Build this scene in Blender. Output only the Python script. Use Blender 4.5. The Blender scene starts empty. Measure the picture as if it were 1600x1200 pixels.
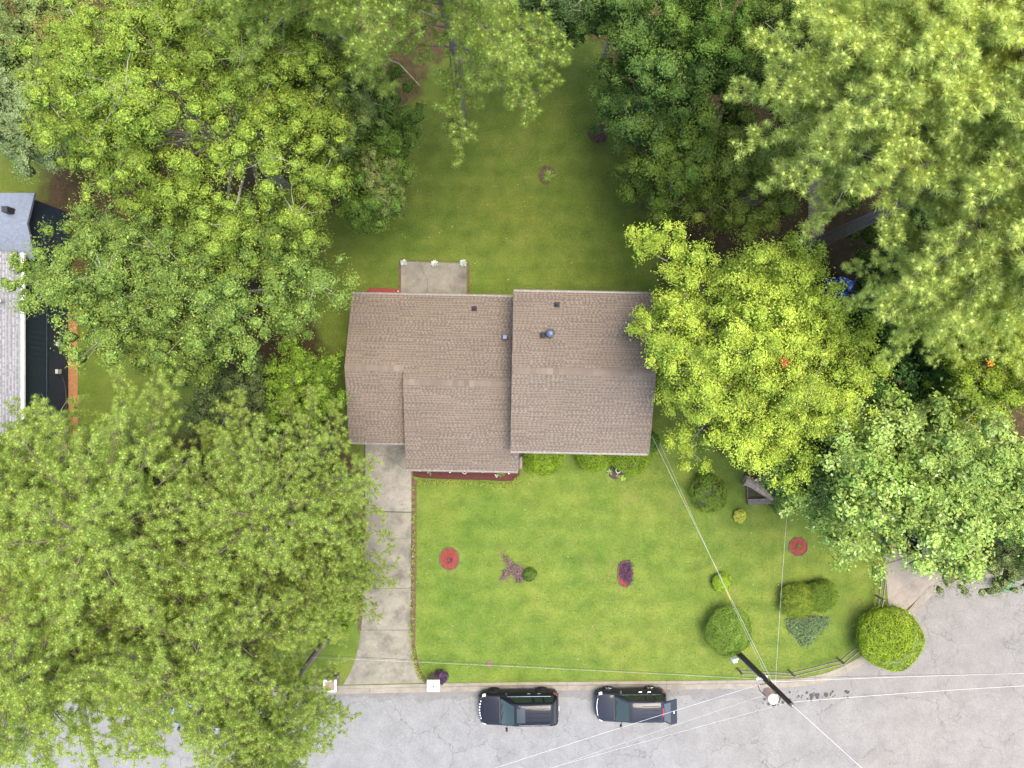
import bpy, math, random
import numpy as np
from mathutils import Vector, Matrix
R = math.radians
random.seed(7)
SC = bpy.context.scene
COL = SC.collection

# ------------------------------------------------------------------ camera, sky, sun, exposure
HCAM = 42.0                     # drone height in metres
S = 25.4                        # photo pixels per metre at ground level (1600 px wide photo)
cam_d = bpy.data.cameras.new('camera'); cam = bpy.data.objects.new('camera', cam_d); COL.objects.link(cam)
cam.location = (0, 0, HCAM); cam.rotation_euler = (0, 0, 0)
cam_d.sensor_width = 36.0; cam_d.lens = 36.0 * HCAM / (1600 / S)
cam_d.clip_end = 3000; cam_d.clip_start = 0.1
SC.camera = cam

SUN_AZ = Vector((0.95, 0.20)).normalized()     # horizontal direction towards the sun
SUN_EL = R(76)
w = bpy.data.worlds.new('World'); SC.world = w; w.use_nodes = True
nt = w.node_tree
sky = nt.nodes.new('ShaderNodeTexSky'); sky.sky_type = 'NISHITA'; sky.sun_disc = False
sky.sun_elevation = SUN_EL; sky.sun_rotation = math.atan2(SUN_AZ.x, SUN_AZ.y)
sky.air_density = 1.0; sky.dust_density = 3.0; sky.ozone_density = 0.4; sky.altitude = 200
bg = nt.nodes['Background']; bg.inputs['Strength'].default_value = 0.15
nt.links.new(sky.outputs[0], bg.inputs[0])
sun_d = bpy.data.lights.new('sun', 'SUN'); sun_d.energy = 1.25; sun_d.angle = R(38); sun_d.color = (1.0, 0.90, 0.70)
sun = bpy.data.objects.new('sun', sun_d); COL.objects.link(sun)
sd = Vector((SUN_AZ.x * math.cos(SUN_EL), SUN_AZ.y * math.cos(SUN_EL), math.sin(SUN_EL)))
sun.rotation_euler = sd.to_track_quat('Z', 'Y').to_euler(); sun.location = sd * 80
SC.view_settings.view_transform = 'Standard'; SC.view_settings.look = 'None'
SC.view_settings.gamma = 1.0; SC.view_settings.use_curve_mapping = False
SC.view_settings.exposure = 2.42
SC.cycles.max_bounces = 7; SC.cycles.diffuse_bounces = 5; SC.cycles.adaptive_threshold = 0.02; SC.cycles.glossy_bounces = 2; SC.cycles.transmission_bounces = 4; SC.cycles.transparent_max_bounces = 4; SC.cycles.caustics_reflective = False; SC.cycles.caustics_refractive = False

# ------------------------------------------------------------------ helpers
def P(px, py, z=0.0):
    k = (HCAM - z) / HCAM / S
    return Vector(((px - 800) * k, (600 - py) * k, z))

def tag(o, label=None, cat=None, group=None, kind=None):
    if label: o['label'] = label
    if cat: o['category'] = cat
    if group: o['group'] = group
    if kind: o['kind'] = kind
    return o

def empty(name, loc=(0, 0, 0), rz=0.0, label=None, cat=None, group=None, kind=None):
    o = bpy.data.objects.new(name, None); COL.objects.link(o)
    o.location = loc; o.rotation_euler = (0, 0, rz); o.empty_display_size = 0.3
    return tag(o, label, cat, group, kind)

def link(name, me, parent=None, mat=None):
    o = bpy.data.objects.new(name, me); COL.objects.link(o)
    if parent is not None: o.parent = parent
    if mat is not None and len(me.materials) == 0: me.materials.append(mat)
    return o

def npmesh(name, V, Fs, smooth=False, col=None, core_from=None):
    """V (n,3); Fs list of (m,k) index arrays; col (n,3) per-vertex colour"""
    me = bpy.data.meshes.new(name)
    V = np.asarray(V, dtype=np.float32)
    Fs = [np.asarray(f, dtype=np.int32) for f in Fs if len(f)]
    me.vertices.add(len(V)); me.vertices.foreach_set('co', V.ravel())
    nl = sum(f.size for f in Fs); nf = sum(len(f) for f in Fs)
    me.loops.add(nl); me.loops.foreach_set('vertex_index', np.concatenate([f.ravel() for f in Fs]))
    ls = []; off = 0
    for f in Fs:
        ls.append(off + np.arange(len(f)) * f.shape[1]); off += f.size
    me.polygons.add(nf); me.polygons.foreach_set('loop_start', np.concatenate(ls).astype(np.int32))
    me.update(calc_edges=True)
    if smooth: me.polygons.foreach_set('use_smooth', np.ones(nf, dtype=bool))
    if core_from is not None:
        me.materials.append(LEAF); me.materials.append(MASS)
        mi = np.zeros(nf, dtype=np.int32); mi[core_from:] = 1; me.polygons.foreach_set('material_index', mi); me.polygons.foreach_set('use_smooth', mi.astype(bool))
    if col is not None:
        a = me.attributes.new('col', 'FLOAT_COLOR', 'POINT')
        c = np.ones((len(V), 4), dtype=np.float32); c[:, :3] = col
        a.data.foreach_set('color', c.ravel())
    return me

class B:
    """collects simple shapes, then builds ONE mesh object"""
    def __init__(s): s.v = []; s.f = []; s.c = []; s.cur = (1, 1, 1)
    def add(s, vs, fs):
        o = len(s.v); s.v += [tuple(p) for p in vs]; s.f += [tuple(i + o for i in f) for f in fs]; s.c += [s.cur] * len(vs)
        return s
    def box(s, c, size, rz=0.0, tilt=None, taper=1.0):
        x, y, z = [d / 2 for d in size]; m = Matrix.Rotation(rz, 3, 'Z')
        if tilt is not None: m = tilt
        vs = []
        for dz in (-1, 1):
            k = taper if dz > 0 else 1.0
            for dx, dy in ((-1, -1), (1, -1), (1, 1), (-1, 1)):
                vs.append(m @ Vector((dx * x * k, dy * y * k, dz * z)) + Vector(c))
        return s.add(vs, [(3, 2, 1, 0), (4, 5, 6, 7), (0, 1, 5, 4), (1, 2, 6, 5), (2, 3, 7, 6), (3, 0, 4, 7)])
    def tube(s, pts, radii, n=6, cap=True):
        pts = [Vector(p) for p in pts]
        if not hasattr(radii, '__len__'): radii = [radii] * len(pts)
        vs = []; fs = []
        up = Vector((0, 0, 1)); prev = None
        for i, p in enumerate(pts):
            t = (pts[min(i + 1, len(pts) - 1)] - pts[max(i - 1, 0)])
            if t.length < 1e-9: t = Vector((0, 0, 1))
            t.normalize()
            if prev is None:
                a = t.cross(up)
                if a.length < 0.05: a = t.cross(Vector((1, 0, 0)))
            else:
                a = prev - t * prev.dot(t)
            a.normalize(); prev = a; b = t.cross(a)
            for k in range(n):
                q = 2 * math.pi * k / n
                vs.append(p + (a * math.cos(q) + b * math.sin(q)) * radii[i])
        for i in range(len(pts) - 1):
            for k in range(n):
                fs.append((i * n + k, i * n + (k + 1) % n, (i + 1) * n + (k + 1) % n, (i + 1) * n + k))
        if cap:
            fs.append(tuple(range(n))[::-1]); fs.append(tuple(range((len(pts) - 1) * n, len(pts) * n)))
        return s.add(vs, fs)
    def lathe(s, prof, n=16, c=(0, 0, 0), axis='Z'):
        vs = []; fs = []
        for r, z in prof:
            for k in range(n):
                q = 2 * math.pi * k / n
                if axis == 'Z': vs.append((c[0] + r * math.cos(q), c[1] + r * math.sin(q), c[2] + z))
                else: vs.append((c[0] + r * math.cos(q), c[1] + z, c[2] + r * math.sin(q)))
        for i in range(len(prof) - 1):
            for k in range(n):
                fs.append((i * n + k, i * n + (k + 1) % n, (i + 1) * n + (k + 1) % n, (i + 1) * n + k))
        fs.append(tuple(range(n))[::-1]); fs.append(tuple(range((len(prof) - 1) * n, len(prof) * n)))
        return s.add(vs, fs)
    def prism(s, poly, z0, z1):
        n = len(poly); vs = [(p[0], p[1], z0) for p in poly] + [(p[0], p[1], z1) for p in poly]
        fs = [tuple(range(n))[::-1], tuple(range(n, 2 * n))] + [(i, (i + 1) % n, n + (i + 1) % n, n + i) for i in range(n)]
        return s.add(vs, fs)
    def build(s, name, mat, parent=None, smooth=False, col=False, mesh_only=False):
        me = bpy.data.meshes.new(name); me.from_pydata(s.v, [], s.f); me.update()
        if smooth:
            me.polygons.foreach_set('use_smooth', [True] * len(me.polygons))
        if col:
            a = me.attributes.new('col', 'FLOAT_COLOR', 'POINT')
            a.data.foreach_set('color', np.array([tuple(c) + (1,) for c in s.c], dtype=np.float32).ravel())
        if mat: me.materials.append(mat)
        return me if mesh_only else link(name, me, parent)

def fixn(o):
    import bmesh
    bm = bmesh.new(); bm.from_mesh(o.data); bmesh.ops.recalc_face_normals(bm, faces=bm.faces); bm.to_mesh(o.data); bm.free(); return o

def spline(pts, n=8):
    pts = [Vector(p) for p in pts]; out = []
    for i in range(len(pts) - 1):
        p0 = pts[max(i - 1, 0)]; p1 = pts[i]; p2 = pts[i + 1]; p3 = pts[min(i + 2, len(pts) - 1)]
        for k in range(n):
            t = k / n
            out.append(0.5 * ((2 * p1) + (p2 - p0) * t + (2 * p0 - 5 * p1 + 4 * p2 - p3) * t * t + (3 * p1 - p0 - 3 * p2 + p3) * t ** 3))
    out.append(pts[-1]); return out

# ------------------------------------------------------------------ materials
class N:
    def __init__(s, name):
        s.m = bpy.data.materials.new(name); s.m.use_nodes = True; s.t = s.m.node_tree; s.bsdf = s.t.nodes['Principled BSDF']
        s.out = s.t.nodes['Material Output']
    def n(s, typ, **kw):
        nd = s.t.nodes.new(typ)
        for k, v in kw.items(): setattr(nd, k, v)
        return nd
    def l(s, a, b): s.t.links.new(a, b)
    def pos(s):
        if not hasattr(s, '_p'): s._p = s.n('ShaderNodeTexCoord').outputs['Object']
        return s._p
    def wpos(s):
        if not hasattr(s, '_w'): s._w = s.n('ShaderNodeNewGeometry').outputs['Position']
        return s._w
    def noise(s, scale, detail=4, rough=0.55, vec=None, dist=0.0):
        nd = s.n('ShaderNodeTexNoise'); nd.inputs['Scale'].default_value = scale; nd.inputs['Detail'].default_value = detail
        nd.inputs['Roughness'].default_value = rough; nd.inputs['Distortion'].default_value = dist
        s.l(vec if vec is not None else s.pos(), nd.inputs['Vector']); return nd.outputs['Fac']
    def ramp(s, fac, stops):
        nd = s.n('ShaderNodeValToRGB'); e = nd.color_ramp.elements
        while len(e) < len(stops): e.new(0.5)
        for i, (p, c) in enumerate(stops):
            e[i].position = p; e[i].color = (c[0], c[1], c[2], 1) if hasattr(c, '__len__') else (c, c, c, 1)
        s.l(fac, nd.inputs[0]); return nd.outputs[0]
    def mix(s, fac, a, b, mode='MIX'):
        nd = s.n('ShaderNodeMix', data_type='RGBA', blend_type=mode)
        for sock, v in ((nd.inputs[0], fac), (nd.inputs[6], a), (nd.inputs[7], b)):
            if hasattr(v, 'is_linked'): s.l(v, sock)
            elif hasattr(v, '__len__'): sock.default_value = (v[0], v[1], v[2], 1)
            else: sock.default_value = v
        return nd.outputs[2]
    def math(s, op, a, b=None, c=None):
        nd = s.n('ShaderNodeMath', operation=op)
        for i, v in enumerate((a, b, c)):
            if v is None: continue
            if hasattr(v, 'is_linked'): s.l(v, nd.inputs[i])
            else: nd.inputs[i].default_value = v
        return nd.outputs[0]
    def attr(s, name, out='Color'):
        return s.n('ShaderNodeAttribute', attribute_name=name).outputs[out]
    def bump(s, h, strength=0.4, dist=0.02):
        nd = s.n('ShaderNodeBump'); nd.inputs['Strength'].default_value = strength; nd.inputs['Distance'].default_value = dist
        s.l(h, nd.inputs['Height']); s.l(nd.outputs[0], s.bsdf.inputs['Normal'])
    def set(s, **kw):
        mp = {'base': 'Base Color', 'rough': 'Roughness', 'metal': 'Metallic', 'spec': 'Specular IOR Level', 'coat': 'Coat Weight', 'coatr': 'Coat Roughness', 'trans': 'Transmission Weight'}
        for k, v in kw.items():
            sock = s.bsdf.inputs[mp[k]]
            if hasattr(v, 'is_linked'): s.l(v, sock)
            elif hasattr(v, '__len__'): sock.default_value = (v[0], v[1], v[2], 1)
            else: sock.default_value = v
        return s

def mat(name, c1, c2=None, scale=4.0, rough=0.8, spec=0.3, metal=0.0, coat=0.0, bump=0.0, bscale=40.0, detail=5):
    m = N(name); c2 = c2 or tuple(x * 0.75 for x in c1)
    f = m.noise(scale, detail)
    m.set(base=m.mix(m.ramp(f, [(0.3, 0.0), (0.7, 1.0)]), c1, c2), rough=rough, spec=spec, metal=metal, coat=coat)
    if coat: m.bsdf.inputs['Coat Roughness'].default_value = 0.03
    if bump: m.bump(m.noise(bscale, 3), bump)
    return m.m

def leaf_mat(name, trans=0.40, rough=0.6, spec=0.10):
    m = N(name); c = m.attr('col')
    m.set(base=c, rough=rough, spec=spec)
    tr = m.n('ShaderNodeBsdfTranslucent'); m.l(m.mix(1.0, c, (1.15, 1.1, 0.6), 'MULTIPLY'), tr.inputs[0])
    mx = m.n('ShaderNodeMixShader'); mx.inputs[0].default_value = trans
    m.l(m.bsdf.outputs[0], mx.inputs[1]); m.l(tr.outputs[0], mx.inputs[2]); m.l(mx.outputs[0], m.out.inputs[0])
    return m.m

LEAF = leaf_mat('leaf'); NEEDLE = leaf_mat('pine_needle', 0.50, 0.55, 0.12); SHRUBM = leaf_mat('shrub_leaf', 0.28); GRASSM = leaf_mat('grass_blade', 0.3)
def mass_mat():
    m = N('leaf_mass'); c = m.attr('col')
    vo = m.n('ShaderNodeTexVoronoi'); vo.inputs['Scale'].default_value = 11.0; vo.inputs['Randomness'].default_value = 1.0; m.l(m.pos(), vo.inputs['Vector'])
    sp = m.n('ShaderNodeSeparateColor'); m.l(vo.outputs['Color'], sp.inputs[0])
    c = m.mix(1.0, c, m.ramp(sp.outputs[0], [(0.0, (0.45, 0.5, 0.5)), (0.5, (0.9, 0.92, 0.9)), (1.0, (1.45, 1.38, 1.3))]), 'MULTIPLY')
    m.set(base=c, rough=0.7, spec=0.08)
    m.bump(m.math('ADD', m.math('MULTIPLY', vo.outputs['Distance'], -1.0), m.math('MULTIPLY', sp.outputs[1], 0.6)), 1.0, 0.12)
    return m.m
MASS = mass_mat()
BARK = mat('pine_bark', (0.20, 0.165, 0.14), (0.09, 0.07, 0.06), 9, 0.95, bump=0.6, bscale=25)
BARKG = mat('grey_bark', (0.26, 0.24, 0.21), (0.14, 0.12, 0.10), 8, 0.95, bump=0.5, bscale=30)
LIMBM = mat('pine_limb', (0.115, 0.095, 0.070), (0.065, 0.052, 0.040), 9, 0.95)
TWIG = mat('dry_twig', (0.34, 0.31, 0.26), (0.20, 0.17, 0.14), 6, 0.9)

# lawn: grass thinning to bare soil where the vertex weight falls
def lawn_material():
    m = N('lawn'); p = m.wpos()
    g = m.attr('grass', 'Fac'); lush_lit = m.attr('lush_lit', 'Fac')
    fine = m.noise(9, 4, 0.7, p); med = m.noise(0.9, 5, 0.6, p); big = m.noise(0.16, 3, 0.5, p); tiny = m.noise(38, 2, 0.6, p)
    sx = m.n('ShaderNodeSeparateXYZ'); m.l(p, sx.inputs[0])
    yw = m.math('ADD', sx.outputs[1], m.math('MULTIPLY', m.noise(0.35, 4, 0.6, p), 2.2))
    stripe = m.math('MULTIPLY_ADD', m.math('SINE', m.math('MULTIPLY', yw, 5.2)), 0.5, 0.5)
    a = m.ramp(med, [(0.30, (0.060, 0.094, 0.016)), (0.5, (0.083, 0.117, 0.021)), (0.70, (0.107, 0.136, 0.028))])
    b = m.ramp(big, [(0.35, (0.80, 0.90, 0.80)), (0.65, (1.12, 1.04, 1.02))])
    c = m.mix(1.0, a, b, 'MULTIPLY')
    c = m.mix(1.0, c, m.ramp(stripe, [(0.0, (0.94, 0.95, 0.94)), (1.0, (1.06, 1.04, 1.0))]), 'MULTIPLY')
    c = m.mix(1.0, c, m.ramp(fine, [(0.28, 0.72), (0.72, 1.28)]), 'MULTIPLY')
    c = m.mix(1.0, c, m.ramp(tiny, [(0.25, 0.78), (0.75, 1.22)]), 'MULTIPLY')
    # thin dry patches
    dry = m.ramp(m.noise(0.55, 6, 0.68, p, 0.6), [(0.56, 0.0), (0.74, 0.45)])
    c = m.mix(dry, c, (0.115, 0.094, 0.035))
    thin = m.mix(1.0, c, (0.70, 0.66, 0.62), 'MULTIPLY')  # sparser back-lawn grass, with tree shade painted into its darker, browner colour
    c = m.mix(lush_lit, thin, c)
    soil = m.mix(1.0, m.ramp(m.noise(2.2, 6, 0.7, p), [(0.3, (0.027, 0.020, 0.009)), (0.7, (0.058, 0.039, 0.019))]), m.ramp(fine, [(0.25, 0.6), (0.75, 1.35)]), 'MULTIPLY')
    k = m.math('ADD', g, m.math('MULTIPLY', m.math('SUBTRACT', m.noise(0.8, 6, 0.65, p), 0.5), 1.1))
    kk = m.ramp(k, [(0.34, 0.0), (0.60, 1.0)])
    m.set(base=m.mix(kk, soil, c), rough=0.95, spec=0.1)
    m.bump(m.math('ADD', m.math('MULTIPLY', fine, 0.6), m.math('MULTIPLY', tiny, 0.6)), 0.7, 0.04)
    return m.m

def asphalt():
    m = N('asphalt'); p = m.wpos()
    big = m.noise(0.10, 5, 0.62, p, 0.4); med = m.noise(0.9, 5, 0.65, p); fine = m.noise(45, 2, 0.7, p); grit = m.noise(14, 3, 0.7, p)
    sx = m.n('ShaderNodeSeparateXYZ'); m.l(p, sx.inputs[0])
    tanf = m.ramp(m.math('ADD', m.math('MULTIPLY', sx.outputs[0], 0.02), m.math('MULTIPLY', big, 0.5)), [(0.35, 0.0), (0.75, 1.0)])
    c = m.mix(tanf, (0.132, 0.132, 0.130), (0.138, 0.128, 0.116))
    c = m.mix(1.0, c, m.ramp(med, [(0.28, 0.84), (0.72, 1.12)]), 'MULTIPLY')
    c = m.mix(1.0, c, m.ramp(fine, [(0.25, 0.80), (0.75, 1.20)]), 'MULTIPLY')
    c = m.mix(1.0, c, m.ramp(grit, [(0.25, 0.80), (0.75, 1.18)]), 'MULTIPLY')
    # cracks: warped cell borders, wide net and fine alligator net, both patchy
    def crack(scale, w, seed, lo, hi, warp, rnd=1.0):
        mp = m.n('ShaderNodeMapping'); mp.inputs['Location'].default_value = (seed, seed * 1.7, 0); mp.inputs['Scale'].default_value = (1, 1, 0); m.l(p, mp.inputs[0])
        nz = m.n('ShaderNodeTexNoise'); nz.inputs['Scale'].default_value = 2.2; nz.inputs['Detail'].default_value = 6; m.l(mp.outputs[0], nz.inputs['Vector'])
        vm = m.n('ShaderNodeVectorMath', operation='SCALE'); m.l(nz.outputs['Color'], vm.inputs[0]); vm.inputs['Scale'].default_value = warp
        va = m.n('ShaderNodeVectorMath', operation='ADD'); m.l(mp.outputs[0], va.inputs[0]); m.l(vm.outputs[0], va.inputs[1])
        vo = m.n('ShaderNodeTexVoronoi', feature='DISTANCE_TO_EDGE'); vo.inputs['Scale'].default_value = scale; vo.inputs['Randomness'].default_value = rnd; m.l(va.outputs[0], vo.inputs['Vector'])
        line = m.ramp(vo.outputs['Distance'], [(0.0, 1.0), (w, 0.0)])
        msk = m.ramp(m.noise(0.33, 4, 0.6, mp.outputs[0]), [(lo, 0.0), (hi, 1.0)])
        return m.math('MULTIPLY', line, msk)
    k1 = crack(0.30, 0.012, 3.0, 0.40, 0.54, 0.9, 0.75); k2 = crack(1.4, 0.035, 11.0, 0.48, 0.60, 0.30)
    k = m.math('MINIMUM', m.math('ADD', k1, m.math('MULTIPLY', k2, 0.55)), 1.0)
    c = m.mix(m.math('MULTIPLY', k, 0.60), c, (0.055, 0.055, 0.048))
    # dirt washed into the gutter along the kerb
    gd = m.ramp(m.math('ADD', m.math('MULTIPLY', m.math('ADD', sx.outputs[1], 20.4), 0.55), m.math('MULTIPLY', m.noise(0.7, 5, 0.65, p), 0.9)), [(0.98, 0.0), (1.32, 0.5)])
    gd = m.math('MULTIPLY', gd, m.ramp(m.math('MULTIPLY', sx.outputs[0], 0.05), [(0.50, 1.0), (0.75, 0.25)]))
    c = m.mix(gd, c, (0.085, 0.080, 0.072))
    # dark patching marks, oil and damp dirt
    st = m.ramp(m.noise(1.1, 6, 0.7, p, 0.5), [(0.64, 0.0), (0.80, 0.45)])
    c = m.mix(st, c, (0.12, 0.118, 0.12))
    m.set(base=c, rough=0.9, spec=0.2)
    m.bump(m.math('SUBTRACT', m.math('MULTIPLY', fine, 0.5), k), 0.35, 0.01)
    return m.m

def concrete(name, c1, c2, dark, stain=0.6, scale=1.2):
    m = N(name); p = m.wpos()
    a = m.noise(scale, 6, 0.65, p, 0.3); f = m.noise(30, 3, 0.7, p); b = m.noise(0.55, 4, 0.6, p); g = m.noise(6, 4, 0.6, p)
    c = m.mix(m.ramp(a, [(0.32, 0.0), (0.68, 1.0)]), c1, c2)
    c = m.mix(m.ramp(b, [(0.50, 0.0), (0.72, stain)]), c, dark)
    c = m.mix(1.0, c, m.ramp(f, [(0.25, 0.84), (0.75, 1.14)]), 'MULTIPLY')
    c = m.mix(1.0, c, m.ramp(g, [(0.25, 0.90), (0.75, 1.10)]), 'MULTIPLY')
    m.set(base=c, rough=0.92, spec=0.15); m.bump(f, 0.3, 0.006); return m.m

LAWN = lawn_material(); ASPH = asphalt()
CONC = concrete('driveway_concrete', (0.171, 0.158, 0.123), (0.111, 0.103, 0.083), (0.046, 0.043, 0.035), 0.9)
CONC2 = concrete('pale_slab_concrete', (0.196, 0.182, 0.149), (0.128, 0.118, 0.101), (0.052, 0.050, 0.042), 0.9)
CONCK = concrete('kerb_concrete', (0.183, 0.162, 0.129), (0.133, 0.117, 0.094), (0.070, 0.061, 0.047), 0.5)
CONCP = concrete('patio_concrete', (0.148, 0.136, 0.113), (0.101, 0.095, 0.078), (0.043, 0.041, 0.034), 0.75, 0.9)
CONCN = concrete('pale_drive_concrete', (0.195, 0.168, 0.136), (0.156, 0.136, 0.117), (0.078, 0.066, 0.051), 0.6)
MULR = mat('red_mulch', (0.185, 0.037, 0.023), (0.099, 0.023, 0.017), 14, 0.95, bump=1.0, bscale=30)
MULD = mat('dark_mulch', (0.074, 0.022, 0.017), (0.035, 0.012, 0.011), 12, 0.95, bump=1.0, bscale=30)
SOILB = mat('bare_soil', (0.086, 0.052, 0.030), (0.049, 0.032, 0.021), 5, 0.95, bump=0.8, bscale=30)
WOODG = mat('weathered_wood', (0.13, 0.105, 0.085), (0.075, 0.06, 0.05), 9, 0.85, bump=0.4, bscale=40)
RAILM = mat('fence_paint', (0.153, 0.126, 0.105), (0.087, 0.073, 0.066), 7, 0.6)
WHITE = mat('white_paint', (0.72, 0.71, 0.69), (0.60, 0.59, 0.57), 3, 0.5)
ALU = mat('white_aluminium', (0.156, 0.140, 0.133), (0.109, 0.098, 0.094), 5, 0.4)
BLACKM = mat('black_plastic', (0.012, 0.012, 0.013), (0.02, 0.02, 0.02), 8, 0.5)
GALV = mat('galvanised_metal', (0.45, 0.45, 0.45), (0.33, 0.33, 0.34), 10, 0.45, metal=0.5)
WIREM = mat('bare_wire', (0.40, 0.40, 0.39), (0.33, 0.33, 0.33), 2, 0.4, metal=0.2)
WIRED = mat('black_cable', (0.02, 0.02, 0.022), (0.03, 0.03, 0.03), 2, 0.6)
YELM = mat('yellow_plastic', (0.65, 0.42, 0.02), (0.55, 0.35, 0.02), 3, 0.5)
BRICK = mat('painted_brick', (0.187, 0.117, 0.094), (0.125, 0.078, 0.062), 10, 0.9, bump=0.3)
SIDING = mat('house_siding', (0.45, 0.42, 0.37), (0.40, 0.37, 0.33), 3, 0.7)
NAVY = mat('navy_siding', (0.022, 0.032, 0.050), (0.016, 0.024, 0.038), 3, 0.55)
GLASS = N('window_glass').set(base=(0.02, 0.028, 0.028), rough=0.04, spec=0.6).m
VENT = mat('blue_grey_metal', (0.060, 0.075, 0.115), (0.045, 0.055, 0.085), 6, 0.4, metal=0.2)
TARP = mat('blue_tarp', (0.012, 0.045, 0.33), (0.008, 0.03, 0.24), 3, 0.4, bump=0.3, bscale=10)

def shingle_mat(name):
    m = N(name); c = m.attr('col'); f = m.noise(60, 2, 0.7); g = m.noise(0.6, 4, 0.6)
    c = m.mix(1.0, c, m.ramp(f, [(0.25, 0.82), (0.75, 1.18)]), 'MULTIPLY')
    c = m.mix(1.0, c, m.ramp(g, [(0.3, 0.93), (0.7, 1.06)]), 'MULTIPLY')
    m.set(base=c, rough=0.95, spec=0.12); m.bump(f, 0.5, 0.004); return m.m
SHING = shingle_mat('asphalt_shingle')

# ================================================================== SETTING
KERB_PX = [(-500, 1086), (-100, 1080), (300, 1076), (530, 1071.5), (715, 1067.5), (900, 1065.5), (1060, 1064), (1180, 1062.5), (1245, 1060), (1298, 1049), (1350, 1022), (1392, 984), (1422, 950), (1455, 915), (1496, 899), (1570, 884), (1700, 872), (2200, 860)]
kerb = [Vector((p.x, p.y)) for p in spline([P(a, b) for a, b in KERB_PX], 10)]
kx = np.array([p.x for p in kerb]); ky = np.array([p.y for p in kerb])
def kerb_y(x): return np.interp(x, kx, ky)
ROADZ = -0.11

g = B(); g.add([(-600, -600, -0.6), (600, -600, -0.6), (600, 600, -0.6), (-600, 600, -0.6)], [(0, 1, 2, 3)])
tag(g.build('ground', SOILB), kind='structure')

# lawn sheet: a fine grid that carries how thick the grass grows and the painted back-lawn shade
def pip(x, y, poly):
    ins = np.zeros(x.shape, bool); n = len(poly)
    for i in range(n):
        x0, y0 = poly[i]; x1, y1 = poly[(i + 1) % n]
        c = ((y0 > y) != (y1 > y)) & (x < (x1 - x0) * (y - y0) / (y1 - y0 + 1e-12) + x0); ins ^= c
    return ins
def pdist(x, y, poly):
    d = np.full(x.shape, 1e9); n = len(poly)
    for i in range(n):
        x0, y0 = poly[i]; x1, y1 = poly[(i + 1) % n]
        dx, dy = x1 - x0, y1 - y0; t = np.clip(((x - x0) * dx + (y - y0) * dy) / (dx * dx + dy * dy), 0, 1)
        d = np.minimum(d, np.hypot(x - x0 - t * dx, y - y0 - t * dy))
    return np.where(pip(x, y, poly), d, -d)
def wpoly(pts): return [tuple(P(a, b).xy) for a, b in pts]
LP = wpoly([(455, 420), (500, 350), (600, 290), (640, 200), (680, 110), (760, 40), (860, 30), (930, 80), (965, 190), (985, 270), (1005, 350), (1030, 450), (1060, 560), (1085, 690), (1180, 730), (1290, 790), (1370, 830), (1395, 870), (1400, 990), (1300, 1070), (1000, 1085), (400, 1090), (420, 1000), (520, 930), (560, 840), (580, 700), (540, 690), (530, 600), (490, 470)])
NP_ = wpoly([(118, 440), (330, 430), (330, 660), (118, 700)]); NP2 = wpoly([(-200, 130), (60, 130), (60, 300), (-200, 300)])
LAWN_X, LAWN_Y = np.arange(-62, 62.01, 0.5), np.arange(-22, 50.01, 0.5)
gx, gy = np.meshgrid(LAWN_X, LAWN_Y)
dl = np.maximum(np.maximum(pdist(gx, gy, LP), pdist(gx, gy, NP_)), pdist(gx, gy, NP2))
grassw = np.clip(0.62 + dl / 3.2, 0, 1)
ky_ = kerb_y(gx); below = gy < ky_; edge = below & (gy + 0.5 >= ky_); beyond = below & ~edge; gyr = gy.copy(); gy = np.where(edge, ky_ - 0.005, gy); gy = np.where(beyond, np.minimum(gy, ky_ - 0.012), gy)
gz = np.where(beyond, -0.5, 0.0)
keep = ~((gyr < ky_ - 0.9))
ny, nx = gx.shape
idx = np.arange(nx * ny).reshape(ny, nx)
q = np.stack([idx[:-1, :-1], idx[:-1, 1:], idx[1:, 1:], idx[1:, :-1]], -1).reshape(-1, 4)
q = q[keep.ravel()[q].all(1)]
me = npmesh('lawn', np.stack([gx, gy, gz], -1).reshape(-1, 3), [q], True)
a = me.attributes.new('grass', 'FLOAT', 'POINT'); a.data.foreach_set('value', grassw.ravel().astype(np.float32))
lush_lit = np.clip(1 - (gy - 1.0) / 9.0, 0.0, 1.0) * np.clip(1.25 - np.abs(gx - 3) / 40, 0, 1)  # falls off towards the back yard: thinner grass and painted tree shade
a = me.attributes.new('lush_lit', 'FLOAT', 'POINT'); a.data.foreach_set('value', lush_lit.ravel().astype(np.float32))
tag(link('lawn', me, None, LAWN), kind='structure')

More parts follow.
